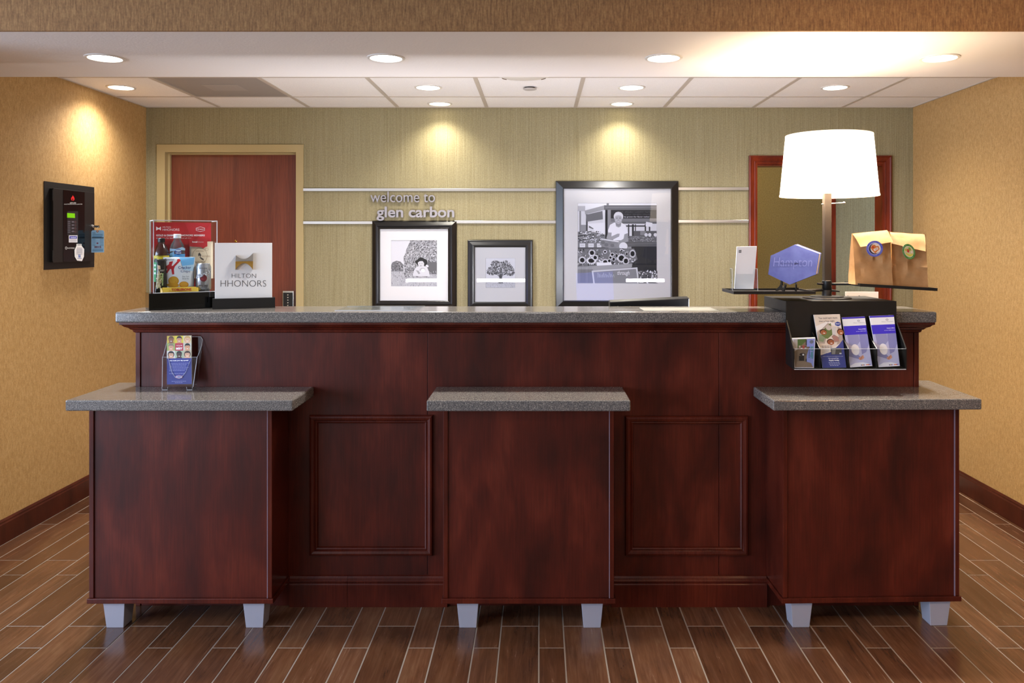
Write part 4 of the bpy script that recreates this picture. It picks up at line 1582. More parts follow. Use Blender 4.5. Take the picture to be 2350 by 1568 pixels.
def potato(p):
    p.ell(905, 700, 112, 118, '9a8a74', 28)
    p.ell(905, 700, 106, 112, 'dccbb0', 28)
    p.poly([(900, 650), (925, 690), (915, 720), (960, 745), (965, 770), (935, 760), (905, 735), (880, 700), (880, 670)], '4a4440')
    p.text('POTATO', 940, 720, 1058, 698, 'a8846a', 0.01)
    p.text('THE BILLY GOAT', 838, 640, 975, 622, '9a8468', 0.01)
    p.text('CHIP COMPANY', 850, 800, 990, 780, '9a8468', 0.01)
    p.ell(1010, 605, 26, 20, 'b8a68a', 14)
    p.ell(1010, 605, 20, 14, 'dccbb0', 14)


flatbag('chip_bag', 'cream paper potato chip bag behind the silver soda can', 'snack bag', ((752, 1040), (1100, 1040), (1100, 485), (752, 490)), 0.108, 0.005,
        mat('cream_bag', 'dccbb0', 0.6), potato, None)
q = [CL.hit(*c2(x, y), 0.0985) for x, y in ((748, 440), (1018, 440), (1018, 560), (985, 570), (955, 592), (925, 570), (748, 560))]
t = thing('choice_card', 'red speech-bubble card reading local choice in front of the chip bag', 'card', CL.M @ q[4], CR)
mesh('card', prism([v - q[4] for v in q], (0, 0.001, 0)), mat('red_card2', 'b8202a', 0.5), t, local=True)
p = Print(lambda x, y, l: CL.hit(*c2(x, y), 0.098 - l) - q[4])
p.text('local', 792, 504, 868, 478, 'fbeeee', 0.03)
p.text('choice', 876, 504, 962, 480, 'e8b4b4')
p.build('card_print', t, local=True)

# --- pistachio bag (tall, dark, leaning)
def pist(p):
    p.poly([(285, 900), (320, 990), (330, 1090), (290, 1180), (250, 1160), (262, 1000)], 'b8a47a')
    rr = random.Random(3)
    for i in range(26):
        p.ell(rr.uniform(255, 325), rr.uniform(960, 1190), 18, 11, rr.choice(('cbb88c', 'a08a5a', '8a9a4a', 'd8c8a0')), 8, rr.uniform(0, 3))
    p.poly([(270, 840), (310, 850), (315, 900), (275, 905)], 'd8b088')
    p.rect(305, 912, 372, 918, 'c8c0b0')
    p.rect(305, 926, 360, 932, 'c8c0b0')
    p.poly([(330, 960), (360, 960), (350, 1150), (335, 1150)], '5c8a2a')
    v, f, _ = text_geo('PISTACHIOS', 0.02)
    n0 = len(p.V)
    p.L += 1
    p.V += [p.fn(356 - 22 * b, 1145 - 180 * a, p.L * p.step) for a, b in v]
    p.F += [tuple(i + n0 for i in q) for q in f]
    p.C += [hx('d8e8b0')] * len(f)


flatbag('pistachio_bag', 'black pistachio bag with green lettering at the left of the cracker bag', 'snack bag', ((232, 1250), (420, 1240), (400, 750), (262, 752)), 0.038, 0.012,
        mat('black_bag', '14120f', 0.22), pist, BH)

# --- cracker chips bag
def cracker(p):
    p.poly([(358, 722), (600, 716), (640, 900), (800, 900), (800, 1150), (420, 1170)], 'dfe6ee')
    p.poly([(600, 715), (832, 720), (815, 830), (640, 850)], '6cb4ea')
    p.poly([(640, 850), (815, 830), (805, 930), (660, 910)], 'b4d8f2')
    p.text('Special', 385, 775, 520, 745, '4a4a78', 0.01, 0.1)
    # big red K
    p.poly([(450, 790), (505, 780), (470, 880), (420, 960), (395, 965), (420, 900), (395, 880), (400, 855), (440, 830)], 'b8202e')
    p.poly([(420, 855), (500, 850), (600, 745), (620, 770), (530, 860), (515, 900), (520, 975), (490, 980), (475, 900), (425, 890)], 'b8202e')
    p.ell(588, 768, 26, 20, 'd42a34')
    p.text('Cracker', 578, 895, 775, 852, '3a4a8a', 0.01)
    p.text('Chips', 615, 958, 760, 910, '3a5a92', 0.0)
    p.text('Sea Salt', 638, 1018, 745, 998, '7a8a9a', 0.0)
    p.text('Sel de Mer', 638, 1050, 745, 1030, '7a8a9a', 0.0)
    for x, y, rx, ry, c in ((510, 1075, 78, 68, 'c08a1e'), (510, 1065, 64, 52, 'd0a030'), (665, 1130, 72, 48, 'c8881a'), (665, 1125, 58, 36, 'd8a236'), (500, 1140, 90, 34, 'c89422')):
        p.ell(x, y, rx, ry, c)


flatbag('cracker_bag', 'blue and white cracker chips bag with a large red K', 'snack bag', ((408, 1178), (815, 1172), (835, 718), (356, 722)), 0.046, 0.014,
        mat('white_bag', 'd6dde6', 0.3), cracker, BH)

# --- soda can
cy = 0.045
cc = CL.hit(*c2(957, 1210), cy)
cx, zc = cc.x, BH
H = CL.hit(*c2(957, 815), cy).z - zc
r = (CL.hit(*c2(1075, 1000), cy).x - CL.hit(*c2(840, 1000), cy).x) / 2
t = thing('soda_can', 'silver root beer can standing at the right in the display case', 'can', CL.M @ Vector((cx, cy, zc)), CR)
mesh('can_body', lathe([(0, 0.004), (r * 0.72, 0.004), (r * 0.76, 0), (r * 0.8, 0.002), (r, 0.012), (r, H * 0.88), (r * 0.86, H * 0.965), (r * 0.86, H * 0.99), (r * 0.83, H), (r * 0.80, H * 0.985), (r * 0.78, H * 0.96), (0, H * 0.96)], 36),
     mat('can_silver', 'b9bbc0', 0.25, metal=0.9), t, local=True, smooth=True)
mesh('pull_tab', lathe([(0.009, H * 0.962), (0.009, H * 0.97), (0, H * 0.97)], 14), CHROME, t, local=True)
p = Print(cylmap(cx, cy, r + 0.0003, zc))
p.cell = 20
for k in range(6):
    p.rect(905 + k * 19, 880, 918 + k * 19, 896, '6a6a70')
p.ell(960, 1035, 55, 52, '6e1622', 20)
p.ell(945, 1050, 22, 16, '8e2a30', 12)
sm = Print(cylmap(cx, cy, r + 0.0003, zc))
p.L += 1
v, f, _ = text_geo("Barq's", 0.04, 0.2)
n0 = len(p.V)
p.V += [p.fn(860 + 205 * a, 1068 - 85 * b - 90 * a, 0.0008) for a, b in v]
p.F += [tuple(i + n0 for i in q_) for q_ in f]
p.C += [hx('24262e')] * len(f)
v, f, _ = text_geo("Barq's", 0.012, 0.2)
n0 = len(p.V)
p.V += [p.fn(864 + 198 * a, 1064 - 78 * b - 90 * a, 0.0011) for a, b in v]
p.F += [tuple(i + n0 for i in q_) for q_ in f]
p.C += [hx('e8e8f0')] * len(f)
p.text('ROOT BEER', 895, 1160, 1030, 1138, '3a3a40', 0.02)
p.rect(925, 1170, 1000, 1176, '6a6a70')
p.build('can_print', t, local=True)

# --- chocolate bar lying in front
yl = 0.022
A, B = CL.hit(*c2(345, 1215), yl), CL.hit(*c2(850, 1215), yl)
h = 0.023
org = Vector(((A.x + B.x) / 2, yl, BH))
t = thing('chocolate_bar', 'yellow triangular chocolate bar lying along the case front', 'chocolate bar', CL.M @ org, CR)
L2 = (B.x - A.x) / 2
pts = [(-L2, -0.010, 0), (-L2, 0.010, 0), (-L2, 0.002, h), (-L2, -0.004, h)]
mesh('wrapper', prism(pts, (2 * L2, 0, 0)), mat('yellow_wrapper', 'e8c445', 0.35), t, local=True, bevel=0.0012)
for s in (-1, 1):
    mesh('wrapper_end', ([(s * L2, -0.010, 0.001), (s * L2, 0.008, 0.001), (s * L2, 0.001, h * 0.9), (s * (L2 + 0.008), -0.012, 0.002), (s * (L2 + 0.008), 0.004, 0.002), (s * (L2 + 0.009), -0.003, h * 0.85)],
                          [(0, 1, 4, 3), (1, 2, 5, 4), (2, 0, 3, 5), (3, 4, 5)]), mat('yellow_wrapper'), t, local=True)
p = Print(quadmap((-L2, -0.0103, 0.0), (L2, -0.0103, 0.0), (L2, -0.0043, h), (-L2, -0.0043, h)))
p.text('TOBLERONE', 0.26, 0.30, 0.85, 0.78, 'c8481c', 0.035)
p.poly([(0.18, 0.3), (0.235, 0.3), (0.2075, 0.6)], 'd8a040')
p.build('wrapper_print', t, local=True)

# ------------------------------------------------------------------ white emblem sign
SR = radians(19.8)
sloc = Vector((-1.389, 3.427, ZT))
SL = Loc(sloc, SR)
sg = thing('emblem_sign', 'white panel sign with silver and gold emblem on a black base', 'sign', sloc, SR)
mesh('base', join(vbox(0, 0.254, 0, 0.022, 0, 0.0445), vbox(0, 0.254, 0.033, 0.055, 0, 0.0445), vbox(0, 0.254, 0.0215, 0.0335, 0, 0.02)), BLACK, sg, local=True)
yl = 0.0235
a, b = SL.hit(*c2(1130, 1330), yl), SL.hit(*c2(1990, 508), yl)
box('sign_panel', (a.x, b.x, yl, yl + 0.008, 0.021, b.z), SIGNW, sg, local=True, bevel=0.0008)
sp_ = lambda x, y, l=0.0: SL.hit(*c2(x, y), yl - 0.0003 - l)
N = 14
arc_s = [(1447 + 256 * i / N, 692 + 72 * sin(pi * i / N) ** 0.85 - 34 * i / N) for i in range(N + 1)]
sil = [sp_(x, y) for x, y in arc_s + [(1703, 776), (1440, 776)]]
mesh('emblem_silver', prism([Vector(v) for v in sil], (0, -0.010, 0)), ALU, sg, local=True)
arc_g = [(1700 - 260 * i / N, 910 - 100 * sin(pi * i / N) ** 0.8) for i in range(N + 1)]
gol = [sp_(x, y) for x, y in [(1440, 794), (1703, 790)] + arc_g]
mesh('emblem_gold', prism([Vector(v) for v in gol], (0, -0.010, 0)), GOLD, sg, local=True)
box('emblem_bar', (sp_(1440, 780).x, sp_(1703, 780).x, yl - 0.011, yl, sp_(1570, 797).z, sp_(1570, 783).z), GOLD, sg, local=True)
p = Print(lambda x, y, l: sp_(x, y, l))
p.text('HILTON', 1383, 1032, 1748, 968, '4a4744', -0.018)
p.text('HHONORS', 1217, 1162, 1900, 1068, '4a4744', -0.018)
p.build('sign_lettering', sg, local=True)

# ------------------------------------------------------------------ brochure holder on the left ledge
BX = lambda x, y: (320 + x * 400 / 2350.0, 740 + y * 400 / 2350.0)
DB = 3.285
zl = 0.913
hz = lambda y, D=DB: P(0, BX(0, y)[1], D).z
bh = thing('brochure_holder', 'clear moulded plastic brochure holder standing on the speckled ledge', 'brochure holder', (P(BX(552, 0)[0], 0, DB).x, DB, zl))
xs = lambda x, D=DB: P(BX(x, 0)[0], 0, D).x
z0, zmid, ztop = zl + 0.012, hz(480), hz(222)
bw, tw = xs(755) - xs(345), xs(805) - xs(300)
xc = (xs(300) + xs(805)) / 2 - 0.012
lean = 0.035


def hpt(sx, z, back):
    k = (z - zl) / (ztop - zl)
    w = (bw + (tw - bw) * k) / 2
    return Vector((xc + sx * w, DB + back + lean * k, z))


def sheet(name, outline, d, m):
    mesh(name, prism(outline, d), m, bh, bevel=0.0006)


# back sheet with rounded top corners, side walls, front pocket with a scooped edge
back = [hpt(-1, z0, 0.035), hpt(1, z0, 0.035), hpt(1, ztop - 0.03, 0.035), hpt(0.97, ztop - 0.012, 0.035), hpt(0.86, ztop, 0.035), hpt(-0.86, ztop, 0.035), hpt(-0.97, ztop - 0.012, 0.035), hpt(-1, ztop - 0.03, 0.035)]
sheet('holder_back', back, (0, 0.002, 0), ACRYL)
front = [hpt(-1, z0, 0.0), hpt(1, z0, 0.0), hpt(1, zmid, 0.0), hpt(0.68, zmid, 0.0), hpt(0.60, zmid - 0.02, 0), hpt(0.42, hz(680), 0.0), hpt(0.2, hz(745), 0), hpt(-0.2, hz(745), 0.0), hpt(-0.42, hz(680), 0), hpt(-0.60, zmid - 0.02, 0), hpt(-0.68, zmid, 0.0), hpt(-1, zmid, 0.0)]
sheet('holder_front', front, (0, 0.002, 0), ACRYL)
for s in (-1, 1):
    side = [hpt(s, z0, 0.0), hpt(s, z0, 0.036), hpt(s, ztop - 0.03, 0.036), hpt(s, ztop - 0.035, 0.028), hpt(s, zmid + 0.012, 0.012), hpt(s, zmid, 0.0)]
    sheet('holder_side', side, (s * 0.002, 0, 0), ACRYL)
    mesh('holder_rim', tube([hpt(s, z0, 0.0), hpt(s, zmid, 0.0), hpt(s, zmid + 0.012, 0.012), hpt(s, ztop - 0.035, 0.03), hpt(s * 0.97, ztop - 0.012, 0.036), hpt(s * 0.86, ztop, 0.036), hpt(s * 0.3, ztop, 0.036)], 0.0013, 6), ACRYLE, bh)
    fx = xc + s * (bw / 2 - 0.012)
    mesh('holder_foot', prism([(fx - 0.012, DB - 0.002, zl), (fx + 0.010, DB - 0.002, zl), (fx + 0.012, DB - 0.002, z0 + 0.002), (fx - 0.014, DB - 0.002, z0 + 0.002)], (0, 0.04, 0)), ACRYL, bh)
    mesh('foot_edge', tube([(fx - s * 0.012, DB - 0.003, z0), (fx - s * 0.010, DB - 0.003, zl + 0.001), (fx + s * 0.011, DB - 0.003, zl + 0.001), (fx + s * 0.012, DB - 0.003, z0)], 0.0011, 6), ACRYLE, bh)
mesh('front_lip', tube([front[i] for i in range(2, 12)], 0.0008, 6), ACRYLE, bh)
box('holder_floor', (xc - bw / 2, xc + bw / 2, DB, DB + 0.036, z0 - 0.001, z0 + 0.001), ACRYL, bh)

D0, D1 = DB + 0.0075, DB + 0.0075 + lean * 0.9
A_, B_, C_, D_ = P(*BX(372, 838), D0), P(*BX(705, 832), D0), P(*BX(702, 178), D1), P(*BX(370, 188), D1)
A_.z = max(A_.z, z0 + 0.0015)
B_.z = max(B_.z, z0 + 0.0015)
D_ = A_ + (C_ - B_)
br = thing('brochure', 'leaflet with a grid of smiling faces above a blue text block', 'brochure', (A_ + B_) / 2)
mesh('leaflet_sheets', prism([A_, B_, C_, D_], (0, 0.004, 0)), PAPER, br)
p = Print(quadmap(A_, B_, C_, D_))
p.rect(0, 0, 1, 0.535, '2e348a')
p.rect(0, 0.535, 1, 1, 'd8d2c4')
faces = [('c8b040', '5a3a26', '8a5a40', 0), ('d8c838', '2a1c14', 'd09a74', 0), ('d8cca8', 'c8a060', 'e4b896', 1),
         ('9ab060', '8a7a68', 'd6a482', 0), None, ('c8c8b8', '14100e', 'd8a078', 0),
         ('d8d4cc', '201410', 'd8a888', 1), ('a8b89a', '1c1410', '4a3024', 0), ('b8b49a', '4a3020', 'e0b090', 1)]
for i, fc in enumerate(faces):
    r_, c__ = divmod(i, 3)
    x0, y1 = c__ / 3.0, 1 - r_ * 0.155
    y0 = y1 - 0.155
    if fc is None:
        p.rect(x0, y0, x0 + 0.334, y1, 'b4283c')
        p.text('CATCH ME', x0 + 0.05, y0 + 0.095, x0 + 0.29, y0 + 0.118, 'f2d8d8', 0.02)
        p.text('AT MY', x0 + 0.12, y0 + 0.072, x0 + 0.21, y0 + 0.085, 'f2d8d8', 0.0)
        p.text('BEST', x0 + 0.04, y0 + 0.022, x0 + 0.30, y0 + 0.064, 'ffffff', 0.05)
        continue
    bg, hair, skin, longh = fc
    p.rect(x0, y0, x0 + 0.334, y1, bg)
    cx_, cy_ = x0 + 0.17, y0 + 0.07
    if longh:
        p.ell(cx_, cy_ + 0.01, 0.135, 0.072, hair)
    p.poly([(cx_ - 0.13, y0), (cx_ + 0.13, y0), (cx_ + 0.07, y0 + 0.03), (cx_ - 0.07, y0 + 0.03)], skin)
    p.ell(cx_, cy_ + 0.022, 0.112, 0.060, hair)
    p.ell(cx_, cy_, 0.10, 0.062, skin)
    p.poly([(cx_ - 0.10, cy_ + 0.02), (cx_ - 0.07, cy_ + 0.035), (cx_ + 0.07, cy_ + 0.035), (cx_ + 0.10, cy_ + 0.02), (cx_ + 0.085, cy_ + 0.065), (cx_, cy_ + 0.08), (cx_ - 0.085, cy_ + 0.065)], hair)
    for s in (-1, 1):
        p.ell(cx_ + s * 0.038, cy_ + 0.014, 0.015, 0.005, '2a1a14', 8)
    p.ell(cx_, cy_ - 0.004, 0.012, 0.010, hair if skin < '6' else 'b07a5a', 8)
    p.ell(cx_, cy_ - 0.028, 0.034, 0.007, 'f2ece6', 10)
p.text('who made your day special?', 0.10, 0.468, 0.88, 0.500, 'f4f4fc', 0.03)
for i in range(6):
    xw = 0.10
    while xw < 0.84 - (i % 3) * 0.05:
        ww = rnd.uniform(0.03, 0.09)
        p.rect(xw, 0.427 - i * 0.030, xw + ww, 0.435 - i * 0.030, '9a9fd4')
        xw += ww + 0.015
for k in range(8):
    p.rect(0.10 + k * 0.08, 0.214, 0.16 + k * 0.08, 0.222, '9a9fd4')
hexl = lambda s, k: [(0.5 + s * 0.135 * a, 0.15 + k * 0.036 * b) for a, b in ((-1, 0.5), (0, 1), (1, 0.5), (1, -0.5), (0, -1), (-1, -0.5))]
p.poly(hexl(1, 1), 'd8485a')
p.poly(hexl(0.94, 0.9), 'e6e8f4')
p.poly(hexl(0.86, 0.76), '2e348a')
p.text('Hampton', 0.40, 0.136, 0.60, 0.162, 'f4f4fc', 0.03, 0.2)
for k in range(8):
    p.rect(0.20 + k * 0.075, 0.057, 0.26 + k * 0.075, 0.065, '9a9fd4')
for k in range(4):
    p.rect(0.34 + k * 0.08, 0.028, 0.40 + k * 0.08, 0.036, '9a9fd4')
p.build('brochure_print', br)

# ================================================================== LAMP AND DISPLAY STAND ON THE RIGHT
LXc, LYc = 1.232, 3.45
ls = thing('lamp_stand', 'black display stand with lit table lamp, two trays and a brochure rack', 'lamp', (LXc, LYc, ZT))
bx0, bx1, by0, by1, bz = 1.005, 1.454, 3.285, 3.60, 1.275
box('base_box', (bx0, bx1, by0, by1, ZT, bz), BLACK, ls, bevel=0.0025)
# rack: back board over the counter edge, sides, floor, dividers, clear front
rb = box('rack_back', (bx0, bx1, 3.279, 3.2848, 1.020, bz), BLACK, ls)
YF = 3.187
zf0, zf1, zk = 1.012, 1.093, 1.198


def rack_side(x, m_, w=0.005, top=zk):
    pts = [(x, 3.279, 1.020), (x, 3.279, top), (x, YF, zf1 + 0.001), (x, YF, zf0)]
    return prism(pts, (w, 0, 0))


mesh('rack_side', rack_side(bx0, 0), BLACK, ls)
mesh('rack_side', rack_side(bx1 - 0.005, 0), BLACK, ls)
for i in (1, 2, 3):
    x = bx0 + (bx1 - bx0) * i / 4 - 0.008
    mesh('rack_divider', rack_side(x, 0, 0.004, 1.15), BLACK, ls)
mesh('rack_floor', prism([(bx0 + 0.005, 3.279, 1.019), (bx0 + 0.005, YF, zf0), (bx0 + 0.005, YF, zf0 + 0.004), (bx0 + 0.005, 3.279, 1.023)], (bx1 - bx0 - 0.01, 0, 0)), BLACK, ls)
box('rack_front', (bx0 + 0.005, bx1 - 0.005, YF - 0.0025, YF, zf0 + 0.002, zf1), ACRYL, ls)
mesh('rack_front_edge', join(vbox(bx0 + 0.004, bx1 - 0.004, YF - 0.003, YF - 0.0005, zf1, zf1 + 0.0012), vbox(bx0 + 0.004, bx1 - 0.004, YF - 0.003, YF, zf0 - 0.001, zf0 + 0.0016)), ACRYLE, ls)
# foot discs, pole, collar
mesh('pole_base', lathe([(0.100, 0), (0.100, 0.003), (0.096, 0.005), (0.070, 0.006), (0.068, 0.010), (0.02, 0.012)], 48, (LXc, LYc, bz)), BLACKM, ls, smooth=True)
mesh('collar', lathe([(0.0205, 0.004), (0.0205, 0.035), (0.0198, 0.036), (0.0205, 0.037), (0.0205, 0.075), (0.019, 0.077), (0.005, 0.077)], 32, (LXc, LYc, bz)), BLACKM, ls, smooth=True)
m = mat('bronze_pole', '3a322d', 0.5, metal=0.3)
box('pole', (LXc - 0.0155, LXc + 0.0155, LYc - 0.0155, LYc + 0.0155, bz + 0.07, 1.80), m, ls, bevel=0.003)
zsw = P(0, 466.6, LYc).z
mesh('switch', join(tube([(LXc - 0.024, LYc, zsw - 0.004), (LXc + 0.066, LYc - 0.01, zsw + 0.001)], 0.0026, 8), lathe([(0, -0.006), (0.0045, -0.004), (0.006, 0), (0.0045, 0.004), (0, 0.006)], 12, (LXc + 0.069, LYc - 0.0105, zsw + 0.001))), CHROME, ls, smooth=True)
zs0, zs1 = 1.7125, 1.972
sh = mesh('lamp_shade', lathe([(0.2025, zs0), (0.2020, zs0), (0.178, zs1), (0.1765, zs1), (0.2005, zs0 + 0.0005), (0.2025, zs0)], 64, (LXc + 0.008, LYc, 0), cap=False), SHADE, ls, smooth=True)
for pf in ([(0.2035, zs0 - 0.001), (0.2035, zs0 + 0.006), (0.2022, zs0 + 0.006)], [(0.1790, zs1 - 0.005), (0.1790, zs1 + 0.001), (0.1765, zs1 + 0.001)]):
    mesh('shade_trim', lathe(pf, 64, (LXc + 0.008, LYc, 0), cap=False), mat('shade_trim', 'fff1dc', 0.8, emit='ffe8c8', estr=0.9), ls, smooth=True)
mesh('shade_spider', join(tube([(LXc - 0.17, LYc, 1.95), (LXc + 0.186, LYc, 1.95)], 0.002, 6), tube([(LXc, LYc, 1.78), (LXc, LYc, 1.955)], 0.004, 8)), BLACKM, ls)
mesh('bulb', lathe([(0.012, 1.79), (0.016, 1.80), (0.030, 1.84), (0.030, 1.86), (0.018, 1.885), (0, 1.89)], 20, (LXc + 0.03, LYc - 0.02, 0)), mat('bulb_lit', 'ffffff', 0.5, emit='ffe2b8', estr=12), ls, smooth=True)
for dx in (0.035, -0.035):
    lamp('lamp_bulb_light', 'POINT', (LXc + dx, LYc, 1.845), 15, (1.0, 0.80, 0.56), shadow_soft_size=0.045)

# trays on swing arms
ta0, ta1, tb0, tb1, tz = 0.7925, 1.126, 3.28, 3.49, 1.315


def tray(x0, x1, y0, y1, z, M=None):
    parts = [vbox(x0, x1, y0, y1, z - 0.012, z - 0.007), vbox(x0, x1, y0, y0 + 0.006, z - 0.007, z), vbox(x0, x1, y1 - 0.006, y1, z - 0.007, z),
             vbox(x0, x0 + 0.006, y0 + 0.006, y1 - 0.006, z - 0.007, z), vbox(x1 - 0.006, x1, y0 + 0.006, y1 - 0.006, z - 0.007, z)]
    vf = join(*parts)
    return xf(vf, M) if M else vf


mesh('tray', tray(ta0, ta1, tb0, tb1, tz), BLACKM, ls)
mesh('swing_arm', join(tube([(LXc - 0.01, LYc, tz - 0.004), (ta1 - 0.003, LYc - 0.03, tz - 0.006)], 0.006, 10), tube([(LXc + 0.018, LYc - 0.005, tz - 0.006), (LXc + 0.05, LYc - 0.012, tz - 0.010)], [0.005, 0.0035], 8)), BLACKM, ls, smooth=True)
rx0, rx1 = 1.315, 1.632
MT = Matrix.Translation((rx0, 3.30, 1.3455)) @ Matrix.Rotation(radians(3.4), 4, 'Y')
TR = lambda x, y, z: MT @ Vector((x, y, z))
mesh('tray', tray(0, 0.3175, 0, 0.17, 0.0, MT), BLACKM, ls)
mesh('swing_arm', join(tube([(LXc + 0.01, LYc, 1.336), TR(0.004, 0.10, -0.006)], 0.006, 10), tube([(LXc - 0.018, LYc - 0.005, 1.336), (LXc - 0.045, LYc - 0.012, 1.338)], [0.005, 0.004], 8)), BLACKM, ls, smooth=True)

# ------------------------------------------------------------------ brochures in the rack
C6 = lambda x, y: (1650 + x * 530 / 2350.0, 520 + y * 530 / 2350.0)
YB0, YB1 = YF + 0.005, 3.262


def leaflet(name, label, cat, quad, group, thick, drawer, d0=YB0, d1=YB1, material=PAPER):
    """quad: crop pixels lower-left, lower-right, upper-right, upper-left"""
    q = [P(*C6(*quad[0]), d0), P(*C6(*quad[1]), d0), P(*C6(*quad[2]), d1), P(*C6(*quad[3]), d1)]
    zmin = zf0 + 0.0045
    dz = zmin - min(q[0].z, q[1].z)
    if dz > 0:
        q[0].z += dz
        q[1].z += dz
    t = thing(name, label, cat, (q[0] + q[1]) / 2, group=group)
    mesh('sheets', prism(q, (0, thick, 0)), material, t)
    p = Print(quadmap(*q))
    drawer(p)
    p.build('front_print', t)
    return t


def postcard(p):
    p.rect(0, 0, 1, 1, 'f0eef0')
    p.rect(0.03, 0.02, 0.98, 0.96, '7a6a58')
    p.poly([(0.15, 0.6), (0.6, 0.6), (0.6, 0.96), (0.2, 0.96)], '4f6a34')
    p.poly([(0.03, 0.55), (0.2, 0.62), (0.22, 0.96), (0.03, 0.96)], 'b8b0a8')
    p.rect(0.58, 0.06, 0.63, 0.92, '2a2a2c')
    p.rect(0.63, 0.03, 0.98, 0.96, '8e9ad8')
    for i in range(12):
        p.ell(0.3 + (i % 4) * 0.09, 0.66 + (i // 4) * 0.035, 0.05, 0.015, random.Random(i).choice(('c03a3a', 'd8d0c8', '4a3a32', '8a5a48')), 7)
    p.ell(0.42, 0.45, 0.14, 0.05, '2c2624', 12)
    p.ell(0.46, 0.44, 0.05, 0.03, 'e8e4e0', 8)
    p.rect(0.25, 0.24, 0.5, 0.40, '1c1a1c')
    p.poly([(0.06, 0.02), (0.95, 0.02), (0.85, 0.16), (0.55, 0.22), (0.15, 0.22)], '8f7a64')
    p.ell(0.84, 0.86, 0.09, 0.06, '6a7284', 12)
    # vertical sideways lettering
    fn = p.fn
    q = Print(lambda x, y, l: fn(x, y, l + 0.0006))
    v, f, _ = text_geo('KEY WEST', 0.03)
    n0 = len(p.V)
    p.V += [fn(0.80 + 0.13 * b, 0.70 - 0.40 * a, 0.0007) for a, b in v]
    p.F += [tuple(i + n0 for i in g) for g in f]
    p.C += [hx('2f9a86')] * len(f)
    for k in range(7):
        p.rect(0.725, 0.66 - k * 0.055, 0.76, 0.70 - k * 0.055, '34426a')


def family(p):
    p.rect(0, 0, 1, 1, 'e6d8c8')
    p.text('You could earn more', 0.16, 0.915, 0.88, 0.955, '5a4a48', 0.01)
    p.text('than a free night', 0.16, 0.850, 0.76, 0.892, '5a4a48', 0.01)
    p.poly([(0.0, 0.66), (0.5, 0.86), (1.0, 0.72), (1.0, 0.42), (0.0, 0.46)], 'b4a498')
    p.poly([(0.0, 0.70), (0.0, 0.78), (0.48, 0.87), (0.5, 0.84), (0.2, 0.72)], 'f2ece6')
    p.poly([(0.5, 0.84), (0.52, 0.87), (1.0, 0.80), (1.0, 0.74), (0.7, 0.78)], 'f2ece6')
    p.poly([(0.25, 0.70), (0.6, 0.84), (0.62, 0.62), (0.4, 0.54), (0.12, 0.56)], '6a7a44')
    p.ell(0.5, 0.75, 0.11, 0.05, 'c8beb4')
    p.poly([(0.6, 0.56), (0.62, 0.76), (0.78, 0.76), (0.72, 0.56)], 'd8d4d0')
    p.poly([(0.03, 0.50), (0.1, 0.64), (0.3, 0.56), (0.2, 0.48)], '8a9a7a')
    for cx_, cy_, rx, ry, sk, hr in ((0.26, 0.665, 0.13, 0.050, 'a8623c', '3a221a'), (0.93, 0.66, 0.12, 0.055, 'b06a42', '5a3020'), (0.49, 0.475, 0.14, 0.052, 'a45e3a', '5a3222')):
        p.ell(cx_, cy_ + 0.008, rx * 1.06, ry * 1.06, hr)
        p.ell(cx_ + 0.015, cy_ - 0.004, rx * 0.92, ry * 0.9, sk)
        p.ell(cx_ + 0.03, cy_ - 0.018, 0.045, 0.009, 'f0e6e0', 10)
        for s in (-1, 1):
            p.ell(cx_ + 0.015 + s * 0.045, cy_ + 0.008, 0.014, 0.005, '2a1812', 8)
    p.poly([(0.56, 0.58), (0.66, 0.62), (0.86, 0.56), (0.82, 0.48), (0.66, 0.47)], '9a8a84')
    for i in range(5):
        p.line([(0.6 + i * 0.04, 0.60 - i * 0.004), (0.66 + i * 0.045, 0.49)], 0.012, 'c86a52')
    p.poly([(0, 0.40), (0.35, 0.36), (0.7, 0.40), (1.0, 0.50), (1.0, 0.30), (0, 0.22)], 'efe8e2')
    p.poly([(0, 0), (1, 0), (1, 0.52), (0.8, 0.42), (0.5, 0.30), (0.0, 0.235)], '3a458e')
    for k in range(4):
        p.rect(0.10 + k * 0.11, 0.397, 0.19 + k * 0.11, 0.409, '8a8a98')
        p.rect(0.10 + k * 0.11, 0.372, 0.185 + k * 0.11, 0.382, '8a8a98')
    for i in range(4):
        p.rect(0.08, 0.335 - i * 0.022, 0.40 - i * 0.03, 0.341 - i * 0.022, 'a8a8b4')
    p.rect(0.45, 0.245, 0.88, 0.365, '4a4a48')
    p.poly([(0.47, 0.25), (0.60, 0.25), (0.66, 0.34), (0.5, 0.36)], '8a8a86')
    p.rect(0.78, 0.25, 0.87, 0.272, 'c8ccd4')
    p.text('Hilton HHonors Visa Signature Card', 0.08, 0.203, 0.92, 0.218, 'd8dcf0', 0.01)
    p.text('No annual fee', 0.30, 0.162, 0.72, 0.186, 'eef0fa', 0.02)
    p.text('Apply today', 0.30, 0.116, 0.74, 0.152, 'ffffff', 0.03)
    for i in range(3):
        for k in range(5 - (i > 1)):
            p.rect(0.28 + i * 0.02 + k * 0.095, 0.090 - i * 0.026, 0.355 + i * 0.02 + k * 0.095, 0.100 - i * 0.026, 'c0c5e4')
    p.poly([(0.76, 0.835), (0.87, 0.86), (0.98, 0.835), (0.98, 0.795), (0.87, 0.77), (0.76, 0.795)], '3f4f9e')
    p.text('Hampton', 0.785, 0.803, 0.955, 0.828, 'eef0fa', 0.03, 0.2)


